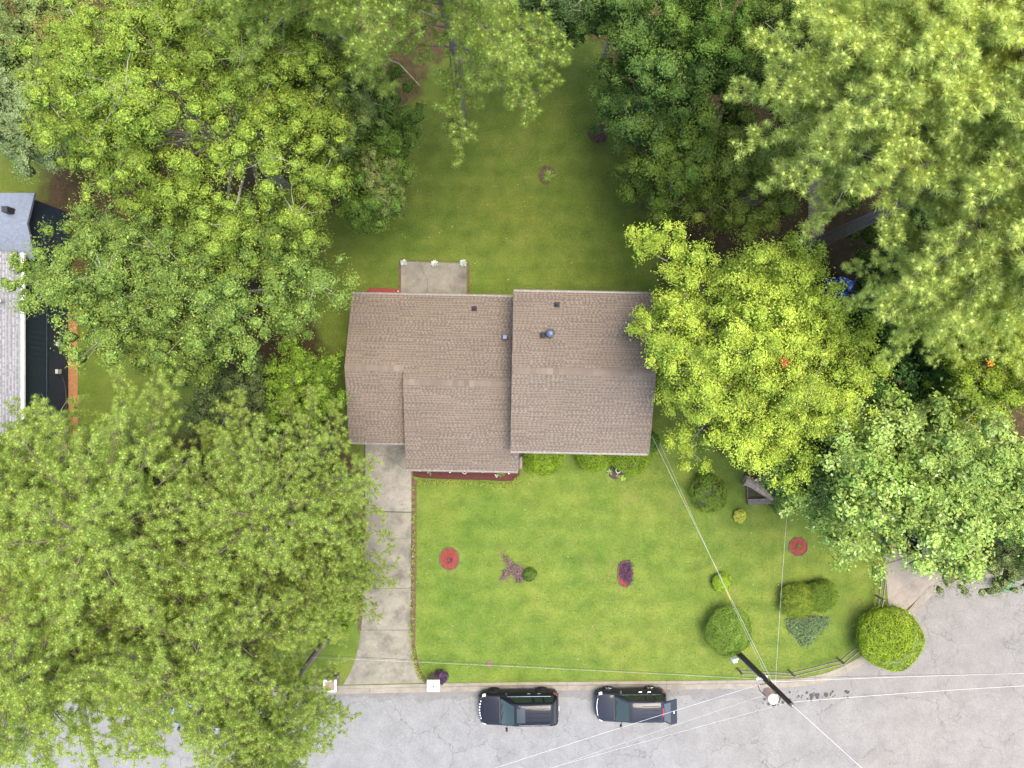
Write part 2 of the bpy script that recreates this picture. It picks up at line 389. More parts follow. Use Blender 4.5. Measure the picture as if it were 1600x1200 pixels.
# grass blades standing on the lawn
def grass_blades(n=120000, seed=3):
    r = np.random.default_rng(seed)
    x = r.uniform(-16, 27, n * 2); y = r.uniform(-18.6, 21, n * 2)
    d = pdist(x, y, LP); kk = (d > r.uniform(-0.3, 1.0, n * 2)) & (y > kerb_y(x) + 0.08)
    for bx in ((-9.0, 7.3, -4.9, 5.0), (-10.8, -5.9, -19.5, -3.0), (-7.0, -2.6, 5.0, 7.8)):
        kk &= ~((x > bx[0]) & (x < bx[1]) & (y > bx[2]) & (y < bx[3]))
    x, y = x[kk][:n], y[kk][:n]; m = len(x)
    th = r.uniform(0, 2 * np.pi, m); h = r.uniform(0.03, 0.075, m); lean = r.uniform(0.02, 0.07, m); ph = th + r.normal(1.57, 0.5, m)
    wd = r.uniform(0.006, 0.013, m)
    b = np.stack([x, y, np.full(m, 0.003)], -1); t = np.stack([np.cos(th) * wd, np.sin(th) * wd, np.zeros(m)], -1)
    tip = b + np.stack([np.cos(ph) * lean, np.sin(ph) * lean, h], -1)
    V = np.stack([b - t, b + t, tip], 1).reshape(-1, 3)
    big = 0.5 + 0.5 * np.sin(x * 0.7 + 1.3 * np.sin(y * 0.4)) * np.sin(y * 0.8 + 0.9 * np.sin(x * 0.5))
    c = np.array([0.087, 0.124, 0.025])[None] * (0.75 + 0.35 * big + r.normal(0, 0.16, m))[:, None]
    c[:, 0] *= 1 + r.normal(0.03, 0.12, m); c = np.clip(c, 0.01, 0.5)
    me = npmesh('grass', V, [np.arange(3 * m).reshape(-1, 3)], False, np.repeat(c, 3, 0))
    tag(link('grass', me, None, GRASSM), 'short mown green grass blades covering the front and back lawn', 'grass', kind='stuff')
grass_blades()

# road
rp = [(p.x, p.y - 0.40) for p in kerb]
b = B(); vs = []; fs = []
for i, (x, y) in enumerate(rp):
    vs += [(x, y, ROADZ), (x, -70.0, ROADZ)]
    if i: fs.append((2 * i - 2, 2 * i - 1, 2 * i + 1, 2 * i))
b.add(vs, fs); tag(b.build('road', ASPH), kind='structure')

# kerb: concrete segments with open joints
kroot = empty('kerb', (0, 0, 0), kind='structure')
def offs(i):
    a = kerb[max(i - 1, 0)]; c = kerb[min(i + 1, len(kerb) - 1)]; t = (c - a).normalized(); return Vector((t.y, -t.x))   # towards the road
prof = [(-0.02, -0.30), (-0.02, 0.028), (0.00, 0.040), (0.12, 0.040), (0.16, 0.030), (0.26, -0.075), (0.30, -0.090), (0.56, -0.100), (0.56, -0.30)]
arc = [0.0]
for i in range(1, len(kerb)): arc.append(arc[-1] + (kerb[i] - kerb[i - 1]).length)
def kpt(s):
    i = int(np.searchsorted(arc, s)); i = min(max(i, 1), len(kerb) - 1)
    t = (s - arc[i - 1]) / (arc[i] - arc[i - 1]); return kerb[i - 1].lerp(kerb[i], t), offs(i - 1).lerp(offs(i), t).normalized()
s = 18.0; rr = random.Random(5)
while s < arc[-1] - 14:
    ln = 3.05 if kpt(s)[0].x < 17 else 1.9
    b = B(); vs = []; fs = []; k = 5; np_ = len(prof); dz = rr.uniform(-0.006, 0.006)
    for j in range(k + 1):
        p, n = kpt(s + 0.006 + (ln - 0.012) * j / k)
        for (u, z) in prof: vs.append((p.x + n.x * u, p.y + n.y * u, z + dz))
    for j in range(k):
        for m_ in range(np_): fs.append((j * np_ + m_, j * np_ + (m_ + 1) % np_, (j + 1) * np_ + (m_ + 1) % np_, (j + 1) * np_ + m_))
    fs.append(tuple(range(np_))); fs.append(tuple(range(k * np_, (k + 1) * np_))[::-1])
    b.add(vs, fs); fixn(b.build('kerb_segment', CONCK, kroot)); s += ln

# driveway slabs
dv = empty('driveway', (0, 0, 0), kind='structure')
def slab(poly_px, name, m, root, z0=-0.1, z1=0.022):
    b = B(); poly = [tuple(P(a, c).xy) for a, c in poly_px]; b.prism(poly, z0, z1); o = fixn(b.build(name, m, root)); return o
slab([(571, 640), (643, 640), (643, 799.6), (571, 798)], 'slab', CONC2, dv)
slab([(571, 799.4), (643, 801), (642, 918.2), (568, 919.8)], 'slab', CONC, dv, z1=0.026)
slab([(568, 920.6), (642, 919), (641, 984), (564.5, 984)], 'slab', CONC, dv, z1=0.02)
e1 = [P(a, b) for a, b in spline([Vector((564, 985)), Vector((559, 1010)), Vector((550, 1040)), Vector((536, 1068))], 4) for a, b in [(a, b)]] if False else None
lft = [(v.x, v.y) for v in spline([Vector((564, 984.6, 0)), Vector((560, 1010, 0)), Vector((551, 1042, 0)), Vector((536, 1069.5, 0))], 4)]
rgt = [(v.x, v.y) for v in spline([Vector((641, 984.6, 0)), Vector((643, 1015, 0)), Vector((650, 1042, 0)), Vector((663, 1066.5, 0))], 4)]
slab(lft + rgt[::-1], 'slab', CONC, dv, z1=0.024)
b = B(); b.prism([tuple(P(a_, c_).xy) for a_, c_ in [(570, 640), (644, 640), (643, 985), (563.5, 985)]], -0.1, 0.008); fixn(b.build('joint_fill', mat('joint_dirt', (0.05, 0.045, 0.035), (0.03, 0.028, 0.02), 8, 1.0), dv))
# thin cracks across the drive
def crack_line(pts_px, w_, z, root, seed):
    r = random.Random(seed); pts = spline([P(a, c, 0) for a, c in pts_px], 6); b = B(); vs = []; fs = []
    for i, p in enumerate(pts):
        t = (pts[min(i + 1, len(pts) - 1)] - pts[max(i - 1, 0)]).normalized(); n = Vector((-t.y, t.x, 0)); j = n * r.uniform(-0.03, 0.03); ww = w_ * r.uniform(0.5, 1.2)
        vs += [p + j + n * ww + Vector((0, 0, z)), p + j - n * ww + Vector((0, 0, z))]
        if i: fs.append((2 * i - 2, 2 * i - 1, 2 * i + 1, 2 * i))
    b.add(vs, fs); return b.build('crack', CRACKM, root)
CRACKM = mat('crack_dirt', (0.035, 0.033, 0.028), (0.02, 0.02, 0.018), 8, 1.0)
crack_line([(575, 722), (590, 713), (606, 712), (618, 722), (632, 733)], 0.010, 0.0262, dv, 1)
crack_line([(605, 841), (622, 842), (642, 840)], 0.007, 0.0302, dv, 3)
crack_line([(606, 712), (622, 703), (640, 700)], 0.008, 0.0262, dv, 2)

# neighbour's pale drive on the right
nd = empty('neighbour_driveway', (0, 0, 0), kind='structure')
slab([(1381, 820), (1450, 800), (1452, 858), (1383, 880)], 'slab', CONCN, nd)
slab([(1383, 882), (1452, 860), (1475, 905), (1452, 916), (1425, 944), (1395, 968), (1387, 940)], 'slab', CONCN, nd, z1=0.026)
# patio behind the house
pt = empty('patio', (0, 0, 0), kind='structure')
slab([(627, 409), (729, 412), (728, 500), (626, 500)], 'slab', CONCP, pt, z1=0.06)
crack_line([(658, 409), (662, 425), (668, 440), (667, 463)], 0.009, 0.0645, pt, 4)
def soil_strip(pts_px, name='soil_strip', m=SOILB, z=0.009):
    b = B(); b.prism([tuple(P(a, c).xy) for a, c in pts_px], -0.05, z); return tag(fixn(b.build(name, m)), kind='structure')
soil_strip([(623, 405), (733, 408), (733, 413), (730, 413), (730, 409.5), (627, 406.5), (626, 470), (623, 470)])
soil_strip([(730, 413), (734, 413), (734, 470), (730, 470)])
soil_strip([(107, 490), (121, 490), (122, 720), (107, 720)], m=mat('orange_clay', (0.24, 0.11, 0.045), (0.15, 0.075, 0.035), 6, 0.95, bump=0.6), z=0.01)
soil_strip([(644, 745), (651, 752), (651, 860), (649, 1010), (656, 1045), (668, 1064), (663, 1066), (650, 1042), (643.5, 1015), (643.5, 760)])
soil_strip([(566, 800), (570.5, 800), (567.5, 925), (563, 985), (559, 985), (560, 930)])
# foot path strip glimpsed between the trees
b = B(); b.prism([tuple(P(*q_).xy) for q_ in [(1262, 400), (1283, 400), (1298, 270), (1264, 270)]], -0.1, 0.02)
tag(fixn(b.build('path', mat('path_paving', (0.20, 0.150, 0.110), (0.15, 0.115, 0.085), 2, 0.9))), kind='structure')

# ================================================================== MAIN HOUSE
HROT = R(-1.1)
house = empty('split_level_house', (0, 0, 0), HROT, 'brown shingled split-level house with two offset gable roofs beside the driveway', 'house')
PITCH = 1 / 3.0
TAN = (0.135, 0.108, 0.084); MAUVE = (0.086, 0.070, 0.059); MID = (0.107, 0.086, 0.069)
def shingles(name, parent, xr, y0, z0, y1, cols=(TAN, MAUVE, MID), seed=1, pitch=PITCH, expo=0.143, axis='y', jit=1.0, tw=(0.09, 0.16)):
    """courses of laminated shingles climbing from the eave at y0 to y1; xr(y) -> (xa, xb)"""
    r = random.Random(seed); sgn = 1 if y1 > y0 else -1; cs = 1 / math.sqrt(1 + pitch * pitch); dy = expo * cs
    n = int(abs(y1 - y0) / dy); V = []; F = []; C = []
    wave = [r.uniform(0, 6.28) for _ in range(4)]
    def pt(x, y, h):
        z = z0 + abs(y - y0) * pitch + h
        V.append((x, y, z) if axis == 'y' else (y, x, z))
    for k in range(n + 1):
        ya = y0 + sgn * dy * k; yb = ya + sgn * min(dy * 1.12, max(abs(y1 - ya), 0.01))
        if abs(yb - y0) > abs(y1 - y0): yb = y1
        xa, xb = xr((ya + yb) / 2)
        xs_ = xa
        while xs_ < xb - 0.02:
            xe_ = min(xs_ + r.uniform(0.85, 1.05), xb); xe_ = xb if xb - xe_ < 0.2 else xe_; jt = r.uniform(0.93, 1.07)
            ml = 0.5 + 0.28 * math.sin(xs_ * 1.3 + k * 0.45 + wave[0]) + 0.28 * math.sin(xs_ * 0.7 - k * 0.23 + wave[1]); tanb = r.random() < 0.18 + 0.66 * ml
            bc = tuple((c0_ * 0.94 if tanb else 0.55 * c1_ + 0.45 * c2_) * jt for c0_, c1_, c2_ in zip(*cols)); o = len(V)
            pt(xs_, ya, 0.012); pt(xe_, ya, 0.012); pt(xe_, yb, 0.003); pt(xs_, yb, 0.003); pt(xs_, ya, 0.0); pt(xe_, ya, 0.0)
            F.extend([(o, o + 1, o + 2, o + 3), (o + 4, o + 5, o + 1, o)]); C.extend([bc] * 6)
            x = xs_ + r.uniform(0.02, 0.1)
            while x < xe_ - 0.05:
                x2 = min(x + r.uniform(*tw), xe_); jj = r.uniform(0.92, 1.08); c = tuple(min(1, (c2_ * 0.86 if tanb else c0_ * 1.04) * jj) for c0_, c1_, c2_ in zip(*cols)); h = 0.019; o = len(V)
                yt = ya + (yb - ya) * r.uniform(0.48, 0.66); pt(x, ya, h); pt(x2, ya, h); pt(x2, yt, 0.0115); pt(x, yt, 0.0115); pt(x, ya, 0.012); pt(x2, ya, 0.012)
                F.extend([(o, o + 1, o + 2, o + 3), (o + 4, o + 5, o + 1, o)]); C.extend([c] * 6)
                x = x2 + r.uniform(0.06, 0.13)
            xs_ = xe_
    me = npmesh(name, np.array(V), [np.array(F)], False, np.array(C))
    o = link(name, me, parent, SHING); o['kind'] = 'stuff'; return o

def deck(b, x0, x1, y0, z0, y1, z1, t=0.16):
    b.add([(x0, y0, z0), (x1, y0, z0), (x1, y1, z1), (x0, y1, z1), (x0, y0, z0 - t), (x1, y0, z0 - t), (x1, y1, z1 - t), (x0, y1, z1 - t)],
          [(0, 1, 2, 3), (7, 6, 5, 4), (0, 4, 5, 1), (1, 5, 6, 2), (2, 6, 7, 3), (3, 7, 4, 0)])
def ridge_caps(parent, x0, x1, y, z, seed, cols=(TAN, MAUVE, MID), axis='x', w_=0.17):
    r = random.Random(seed); x = x0; i = 0
    while x < x1 - 0.05:
        x2 = min(x + 0.30, x1); c = r.choice([tuple((a + b_) / 2 for a, b_ in zip(cols[0], cols[2])), cols[2], cols[2], tuple((a + b_) / 2 for a, b_ in zip(cols[1], cols[2]))]); jj = r.uniform(0.90, 1.10); lo, hi = 0.045, 0.060
        b = B(); b.cur = tuple(v * jj for v in c); d = w_ * PITCH; vs = []
        for xx, h in ((x, hi), (x2 + 0.02, lo)):
            for yy, hh in ((-w_, -d), (0, 0), (w_, -d)):
                vs.append((xx, y + yy, z + hh + h))
            for yy, hh in ((-w_, -d), (0, 0), (w_, -d)):
                vs.append((xx, y + yy, z + hh + h - 0.035))
        b.add(vs, [(0, 1, 7, 6), (1, 2, 8, 7), (0, 3, 4, 1), (1, 4, 5, 2), (6, 7, 10, 9), (7, 8, 11, 10), (0, 6, 9, 3), (2, 5, 11, 8)])
        fixn(b.build('ridge_cap', SHING, parent, col=True)); x = x2; i += 1
HANGM = mat('hanger_white', (0.34, 0.33, 0.32), (0.26, 0.25, 0.24), 5, 0.6)
def gutter(parent, x0, x1, y, z, out, seed, colm=None):
    g = B(); d = 0.11 * out
    g.box(((x0 + x1) / 2, y + d / 2, z - 0.10), (x1 - x0, abs(d), 0.012)); g.box(((x0 + x1) / 2, y + d, z - 0.05), (x1 - x0, 0.012, 0.10)); g.box(((x0 + x1) / 2, y + 0.006 * out, z - 0.05), (x1 - x0, 0.008, 0.09))
    for xe in (x0, x1): g.box((xe, y + d / 2, z - 0.05), (0.01, abs(d), 0.1))
    o = g.build('gutter', colm or ALU, parent); r = random.Random(seed); x = x0 + 0.06
    hb = B(); hb.box((0, 0, 0), (0.028, 0.06, 0.02)); hm = hb.build('hanger', HANGM, mesh_only=True)
    while x < x1:
        h = link('hanger', hm, o); h.location = (x, y + d * 0.55, z + 0.012); x += r.choice([0.55, 0.7, 0.85, 1.0])
    return o

ZL, ZR = 3.0, 4.6                   # eave heights of the low and the high wing
def zl(y): return ZL + (4.96 - abs(y)) * PITCH
# --- low wing
rl = B(); yg, zg = 0.74, ZL + (4.96 - 0.74) * PITCH
deck(rl, -9.22, -5.95, 4.96, ZL, yg, zg); deck(rl, -5.95, 0.45, 4.96, ZL, 0.0, zl(0))
deck(rl, -9.22, -5.95, -3.48, zg - (0.74 + 3.48) * PITCH, yg, zg); deck(rl, -5.95, 0.45, -4.96, ZL, 0.0, zl(0))
TRIM = mat('brown_trim', (0.125, 0.098, 0.082), (0.094, 0.074, 0.062), 4, 0.7)
roof_l = fixn(rl.build('low_roof', TRIM, house)); roof_l['label'] = 'lower brown shingle roof stepping round the garage'
shingles('shingles', roof_l, lambda y: (-9.24, 0.0) if y > yg else (-5.97, 0.0), 4.97, ZL, 0.0, seed=1)
shingles('shingles', roof_l, lambda y: (-9.24, -5.96), -3.49, zg - (0.74 + 3.48) * PITCH, yg, seed=2)
shingles('shingles', roof_l, lambda y: (-5.97, 0.47) if y < -3.6 else (-5.97, 0.04), -4.97, ZL, 0.0, seed=3)
ridge_caps(roof_l, -9.23, -6.0, yg, zg, 4); ridge_caps(roof_l, -5.94, 0.0, 0.0, zl(0), 5)
gutter(roof_l, -9.2, -0.05, 4.975, ZL - 0.02, 1, 6); gutter(roof_l, -9.2, -5.98, -3.495, zg - 4.22 * PITCH - 0.02, -1, 7); gutter(roof_l, -5.93, 0.44, -4.975, ZL - 0.02, -1, 8)
# --- high wing
yr = 0.705; zr_ = ZR + (5.06 - yr) * PITCH
rh = B(); deck(rh, 0.0, 7.57, 5.06, ZR, yr, zr_); deck(rh, 0.0, 7.57, -3.65, ZR, yr, zr_)
roof_h = fixn(rh.build('high_roof', TRIM, house)); roof_h['label'] = 'raised right-hand brown shingle roof with vents'
shingles('shingles', roof_h, lambda y: (-0.02, 7.59), 5.07, ZR, yr, seed=11); shingles('shingles', roof_h, lambda y: (-0.02, 7.59), -3.66, ZR, yr, seed=12)
ridge_caps(roof_h, 0.05, 7.55, yr, zr_, 13)
gutter(roof_h, 0.0, 7.55, 5.075, ZR - 0.02, 1, 14); gutter(roof_h, 0.0, 7.55, -3.665, ZR - 0.02, -1, 15)
# --- walls
def gable_wall(x0, x1, ya, yb, ym, ze, zm, name, m):
    b = B(); prof_ = [(ya, 0.0), (yb, 0.0), (yb, ze), (ym, zm), (ya, ze)]
    vs = [(x0, y, z) for y, z in prof_] + [(x1, y, z) for y, z in prof_]; n = 5
    b.add(vs, [tuple(range(n))[::-1], tuple(range(n, 2 * n))] + [(i, (i + 1) % n, n + (i + 1) % n, n + i) for i in range(n)])
    return fixn(b.build(name, m, house))
wall_g = gable_wall(-8.85, -5.90, -3.05, 4.55, yg, ZL + (4.96 - 4.55) * PITCH - 0.2, zg - 0.2, 'garage_wall', SIDING)
wall_m = gable_wall(-5.88, 0.30, -4.45, 4.52, 0.0, ZL + (4.96 - 4.52) * PITCH - 0.2, zl(0) - 0.2, 'wall', BRICK)
wall_h = gable_wall(0.36, 7.20, -3.20, 4.60, yr, ZR + 0.45 * PITCH - 0.2, zr_ - 0.2, 'wall', SIDING)
def window(root, x, y, z, w_, h, face):   # face 'x+','x-','y+','y-'
    s_ = 1 if face[1] == '+' else -1; b = B(); gl = B()
    if face[0] == 'y':
        gl.box((x, y + s_ * 0.01, z), (w_, 0.02, h))
        for dx in (-1, 0, 1): b.box((x + dx * w_ / 2, y + s_ * 0.03, z), (0.06, 0.05, h + 0.1))
        for dz in (-1, 1): b.box((x, y + s_ * 0.028, z + dz * h / 2), (w_, 0.045, 0.06))
    else:
        gl.box((x + s_ * 0.01, y, z), (0.02, w_, h))
        for dx in (-1, 0, 1): b.box((x + s_ * 0.03, y + dx * w_ / 2, z), (0.05, 0.06, h + 0.1))
        for dz in (-1, 1): b.box((x + s_ * 0.028, y, z + dz * h / 2), (0.045, w_, 0.06))
    f = b.build('window', WHITE, root); gl.build('pane', GLASS, f); return f
for x in (-4.6, -2.2): window(wall_m, x, -4.455, 1.5, 1.4, 1.3, 'y-')
for x in (1.6, 3.6, 6.0): window(wall_h, x, -3.205, 3.4, 1.1, 1.1, 'y-'); window(wall_h, x, 4.605, 3.4, 1.1, 1.1, 'y+'); window(wall_h, x, -3.205, 1.2, 1.1, 0.8, 'y-')
window(wall_g, -8.855, 0.5, 1.5, 1.0, 1.0, 'x-'); window(wall_h, 7.205, 2.0, 3.4, 1.0, 1.1, 'x+'); window(wall_m, -4.8, 4.525, 1.6, 1.2, 1.1, 'y+')
b = B(); b.box((-7.38, -3.07, 1.1), (2.5, 0.06, 2.2))
for k in range(4): b.box((-7.38, -3.105, 0.30 + 0.54 * k), (2.3, 0.02, 0.46))
b.build('garage_door', WHITE, house)
b = B(); b.box((-3.6, 4.55, 1.05), (1.8, 0.06, 2.1)); dr = b.build('back_door', WHITE, house); b = B(); b.box((-4.02, 4.59, 1.05), (0.7, 0.02, 1.8)); b.box((-3.18, 4.59, 1.05), (0.7, 0.02, 1.8)); b.build('pane', GLASS, dr)
# porch step and rail by the inner corner
b = B(); b.box((0.62, -4.0, 0.25), (0.55, 1.3, 0.5)); b.build('porch_step', mat('porch_slab', (0.05, 0.045, 0.045), (0.03, 0.028, 0.028), 4, 0.9), house)
b = B()
for y in (-4.98, -4.45): b.tube([(0.62, y, 0), (0.62, y, 1.2)], 0.035, 6)
for z in (0.65, 1.2): b.box((0.62, -4.71, z), (0.16, 0.66, 0.05))
b.build('porch_rail', RAILM, house)
# --- roof vents
def hloc(px, py, z):
    return Matrix.Rotation(-HROT, 3, 'Z') @ P(px, py, z)
def pipe_boot(parent, px, py, z, rise=0.28, r_=0.055, name='vent_pipe'):
    p = hloc(px, py, z); b = B(); b.box((p.x, p.y, p.z + 0.03), (0.30, 0.32, 0.02), tilt=Matrix.Rotation(-math.atan(PITCH), 3, 'X'))
    b.lathe([(r_ * 1.9, 0.02), (r_ * 1.2, 0.12), (r_, 0.13), (r_, rise), (r_ * 0.75, rise), (r_ * 0.75, 0.1)], 12, (p.x, p.y, p.z)); b.build(name, BLACKM if r_ < 0.07 else VENT, parent)
pipe_boot(roof_l, 741, 482.5, ZL + 0.25); pipe_boot(roof_h, 870, 476, ZR + 0.28); pipe_boot(roof_h, 848, 523.5, ZR + 0.9)
p = hloc(789, 527, ZL + 0.80); b = B(); b.box((p.x, p.y, p.z + 0.03), (0.34, 0.34, 0.02), tilt=Matrix.Rotation(-math.atan(PITCH), 3, 'X')); b.box((p.x, p.y, p.z + 0.14), (0.24, 0.26, 0.2)); b.box((p.x, p.y, p.z + 0.26), (0.30, 0.30, 0.05), taper=0.7); b.build('box_vent', VENT, roof_l)
p = hloc(859.5, 521, ZR + 0.92); b = B(); b.lathe([(0.19, -0.02), (0.16, 0.06), (0.15, 0.14), (0.24, 0.16), (0.245, 0.22), (0.19, 0.29), (0.09, 0.33), (0.01, 0.34)], 20, tuple(p)); b.build('round_vent', VENT, roof_h, smooth=True)

# ================================================================== NEIGHBOUR HOUSE (left edge)
nh = empty('neighbour_house', (-27.3, 0, 0), 0, 'neighbouring house with pale grey roof and dark navy side wall', 'house')
GT = (0.173, 0.173, 0.179); GM = (0.146, 0.146, 0.154); GD = (0.113, 0.113, 0.121)
b = B(); b.box((-5.0, -1.0, 1.95), (9.98, 16.5, 3.9)); wl = b.build('wall', NAVY, nh)
bb = B(); bb.box((0, 0, 0), (0.025, 0.05, 3.6)); bm_ = bb.build('batten', NAVY, mesh_only=True); y = -9.1
while y < 7.0:
    o = link('batten', bm_, wl); o.location = (0.005, y, 1.85); y += 0.315
b = B(); b.box((0.02, -1.0, 1.95), (0.05, 16.4, 0.06)); b.build('wall_band', NAVY, nh)
b = B(); deck(b, -9.45, 7.3, 0.05, 4.05, -5.0, 4.05 + 5.3 * 0.3, 0.18)
b2 = B(); b2.v = [(p_[1], p_[0], p_[2]) for p_ in b.v]; b2.f = b.f; b2.c = b.c
b3 = B(); deck(b3, -9.45, 7.3, -10.3, 4.05, -5.0, 4.05 + 5.3 * 0.3, 0.18); b2.add([(p_[1], p_[0], p_[2]) for p_ in b3.v], b3.f)
nr = fixn(b2.build('roof', WHITE, nh)); nr['label'] = 'pale grey shingle roof with white eave trim'
shingles('shingles', nr, lambda x: (-9.46, 7.31), 0.06, 4.06, -5.0, cols=(GT, GD, GM), seed=31, pitch=0.3, expo=0.16, axis='x', jit=0.9, tw=(0.25, 0.34))
shingles('shingles', nr, lambda x: (-9.46, 7.31), -10.31, 4.06, -5.0, cols=(GT, GD, GM), seed=32, pitch=0.3, expo=0.16, axis='x', jit=0.9, tw=(0.25, 0.34))
b = B(); b.box((0.14, -1.08, 4.06), (0.15, 16.7, 0.14)); b.build('gutter', WHITE, nh)
b = B(); b.box((-4.6, 8.8, 1.75), (9.4, 3.4, 3.5)); b.build('rear_wing_wall', NAVY, nh)
b = B(); deck(b, -9.3, 0.45, 10.75, 3.6, 8.9, 4.2, 0.15); deck(b, -9.3, 0.45, 7.05, 3.6, 8.9, 4.2, 0.15)
rw = fixn(b.build('rear_wing_roof', mat('blue_grey_roofing', (0.115, 0.130, 0.158), (0.080, 0.092, 0.118), 6, 0.7), nh))
b = B(); b.box((-0.55, 9.6, 4.2), (0.32, 0.32, 0.7)); b.build('vent_box', BLACKM, nh)
b = B(); b.lathe([(0.07, 0), (0.07, 0.30), (0.13, 0.32), (0.13, 0.38), (0.02, 0.42)], 12, (-0.75, 4.55, 4.35)); b.build('roof_vent', GALV, nh)
for y, z in ((2.4, 1.0), (0.75, 1.05)):
    b = B(); b.box((0.09, y, z), (0.16, 0.26, 0.34)); b.build('meter_box', mat('meter_grey', (0.30, 0.29, 0.26), (0.22, 0.21, 0.19), 8, 0.6), nh)
b = B(); b.tube([(0.06, 0.75, 1.0), (0.07, 0.4, 0.6), (0.07, -0.2, 0.35), (0.06, -0.9, 0.3), (0.05, -2.0, 0.25)], 0.02, 5); b.build('wall_cable', WIRED, nh)

# ================================================================== VEGETATION
def unit(v): return v / (np.linalg.norm(v, axis=-1, keepdims=True) + 1e-9)
def leaves_mesh(name, pos, nrm, ln, wd, col, rng, curl=0.25, core=None):
    n = len(pos); t = unit(np.cross(nrm, unit(rng.normal(size=(n, 3))))); s_ = unit(np.cross(nrm, t))
    L = (ln * rng.uniform(0.7, 1.3, n))[:, None]; W = (wd * rng.uniform(0.75, 1.25, n))[:, None]
    base = pos - t * L * 0.5; tip = pos + t * L * 0.5 - nrm * L * curl * 0.5
    V = np.stack([base, pos + s_ * W * 0.5 + nrm * W * 0.18, tip, pos - s_ * W * 0.5 + nrm * W * 0.18], 1).reshape(-1, 3)
    if core is None: return npmesh(name, V, [np.arange(4 * n).reshape(-1, 4)], False, np.repeat(col, 4, 0))
    return npmesh(name, np.vstack([V, core[0]]), [np.arange(4 * n).reshape(-1, 4), core[1] + 4 * n], False, np.vstack([np.repeat(col, 4, 0), core[2]]), core_from=n)

_t = (1 + 5 ** 0.5) / 2
ICO_V = unit(np.array([(-1, _t, 0), (1, _t, 0), (-1, -_t, 0), (1, -_t, 0), (0, -1, _t), (0, 1, _t), (0, -1, -_t), (0, 1, -_t), (_t, 0, -1), (_t, 0, 1), (-_t, 0, -1), (-_t, 0, 1)], float))
ICO_F = np.array([(0, 11, 5), (0, 5, 1), (0, 1, 7), (0, 7, 10), (0, 10, 11), (1, 5, 9), (5, 11, 4), (11, 10, 2), (10, 7, 6), (7, 1, 8), (3, 9, 4), (3, 4, 2), (3, 2, 6), (3, 6, 8), (3, 8, 9), (4, 9, 5), (2, 4, 11), (6, 2, 10), (8, 6, 7), (9, 8, 1)])
OCT_V = np.array([(1, 0, 0), (0, 1, 0), (-1, 0, 0), (0, -1, 0), (0, 0, 1), (0, 0, -1)], float)
OCT_F = np.array([(0, 1, 4), (1, 2, 4), (2, 3, 4), (3, 0, 4), (1, 0, 5), (2, 1, 5), (3, 2, 5), (0, 3, 5)])
def cores(cen, rad, col, rng, sv, sf, squash=0.85, jit=0.18, an=None):
    """packed inner leaf mass of each clump"""
    n = len(cen); k = len(sv); V = cen[:, None] + sv[None] * (rad[:, None] * (1 + rng.normal(0, jit, (n, k))))[..., None] * np.array([1, 1, squash]) * (1.0 if an is None else an[:, None])
    F = (np.arange(n) * k)[:, None, None] + sf[None]
    return V.reshape(-1, 3), F.reshape(-1, 3), np.repeat(col, k, 0) * rng.uniform(0.85, 1.15, (n * k, 1))

def leaf_cols(rng, n, c1, c2, clump_of, nclump, tip=None, tipf=None, var=0.16):
    k = rng.beta(2, 2, nclump)[clump_of][:, None]; c = np.array(c1)[None] * (1 - k) + np.array(c2)[None] * k
    c = c * (1 + rng.normal(0, var, n))[:, None]
    c[:, 0] *= 1 + rng.normal(0, 0.08, n)
    if tip is not None:
        m = rng.random(n) < tipf; c[m] = np.array(tip)[None] * (1 + rng.normal(0, 0.15, m.sum()))[:, None]
    return np.clip(c, 0.006, 0.85)

def limb_path(a, b_, rng, sag=0.12, n=5):
    a = np.array(a, float); b_ = np.array(b_, float); L = np.linalg.norm(b_ - a); pts = []
    off = rng.normal(0, 0.06, 3) * L
    for i in range(n + 1):
        t = i / n; p = a + (b_ - a) * t + off * math.sin(math.pi * t) + np.array([0, 0, sag * L * math.sin(math.pi * t * 0.9)]); pts.append(tuple(p))
    return pts

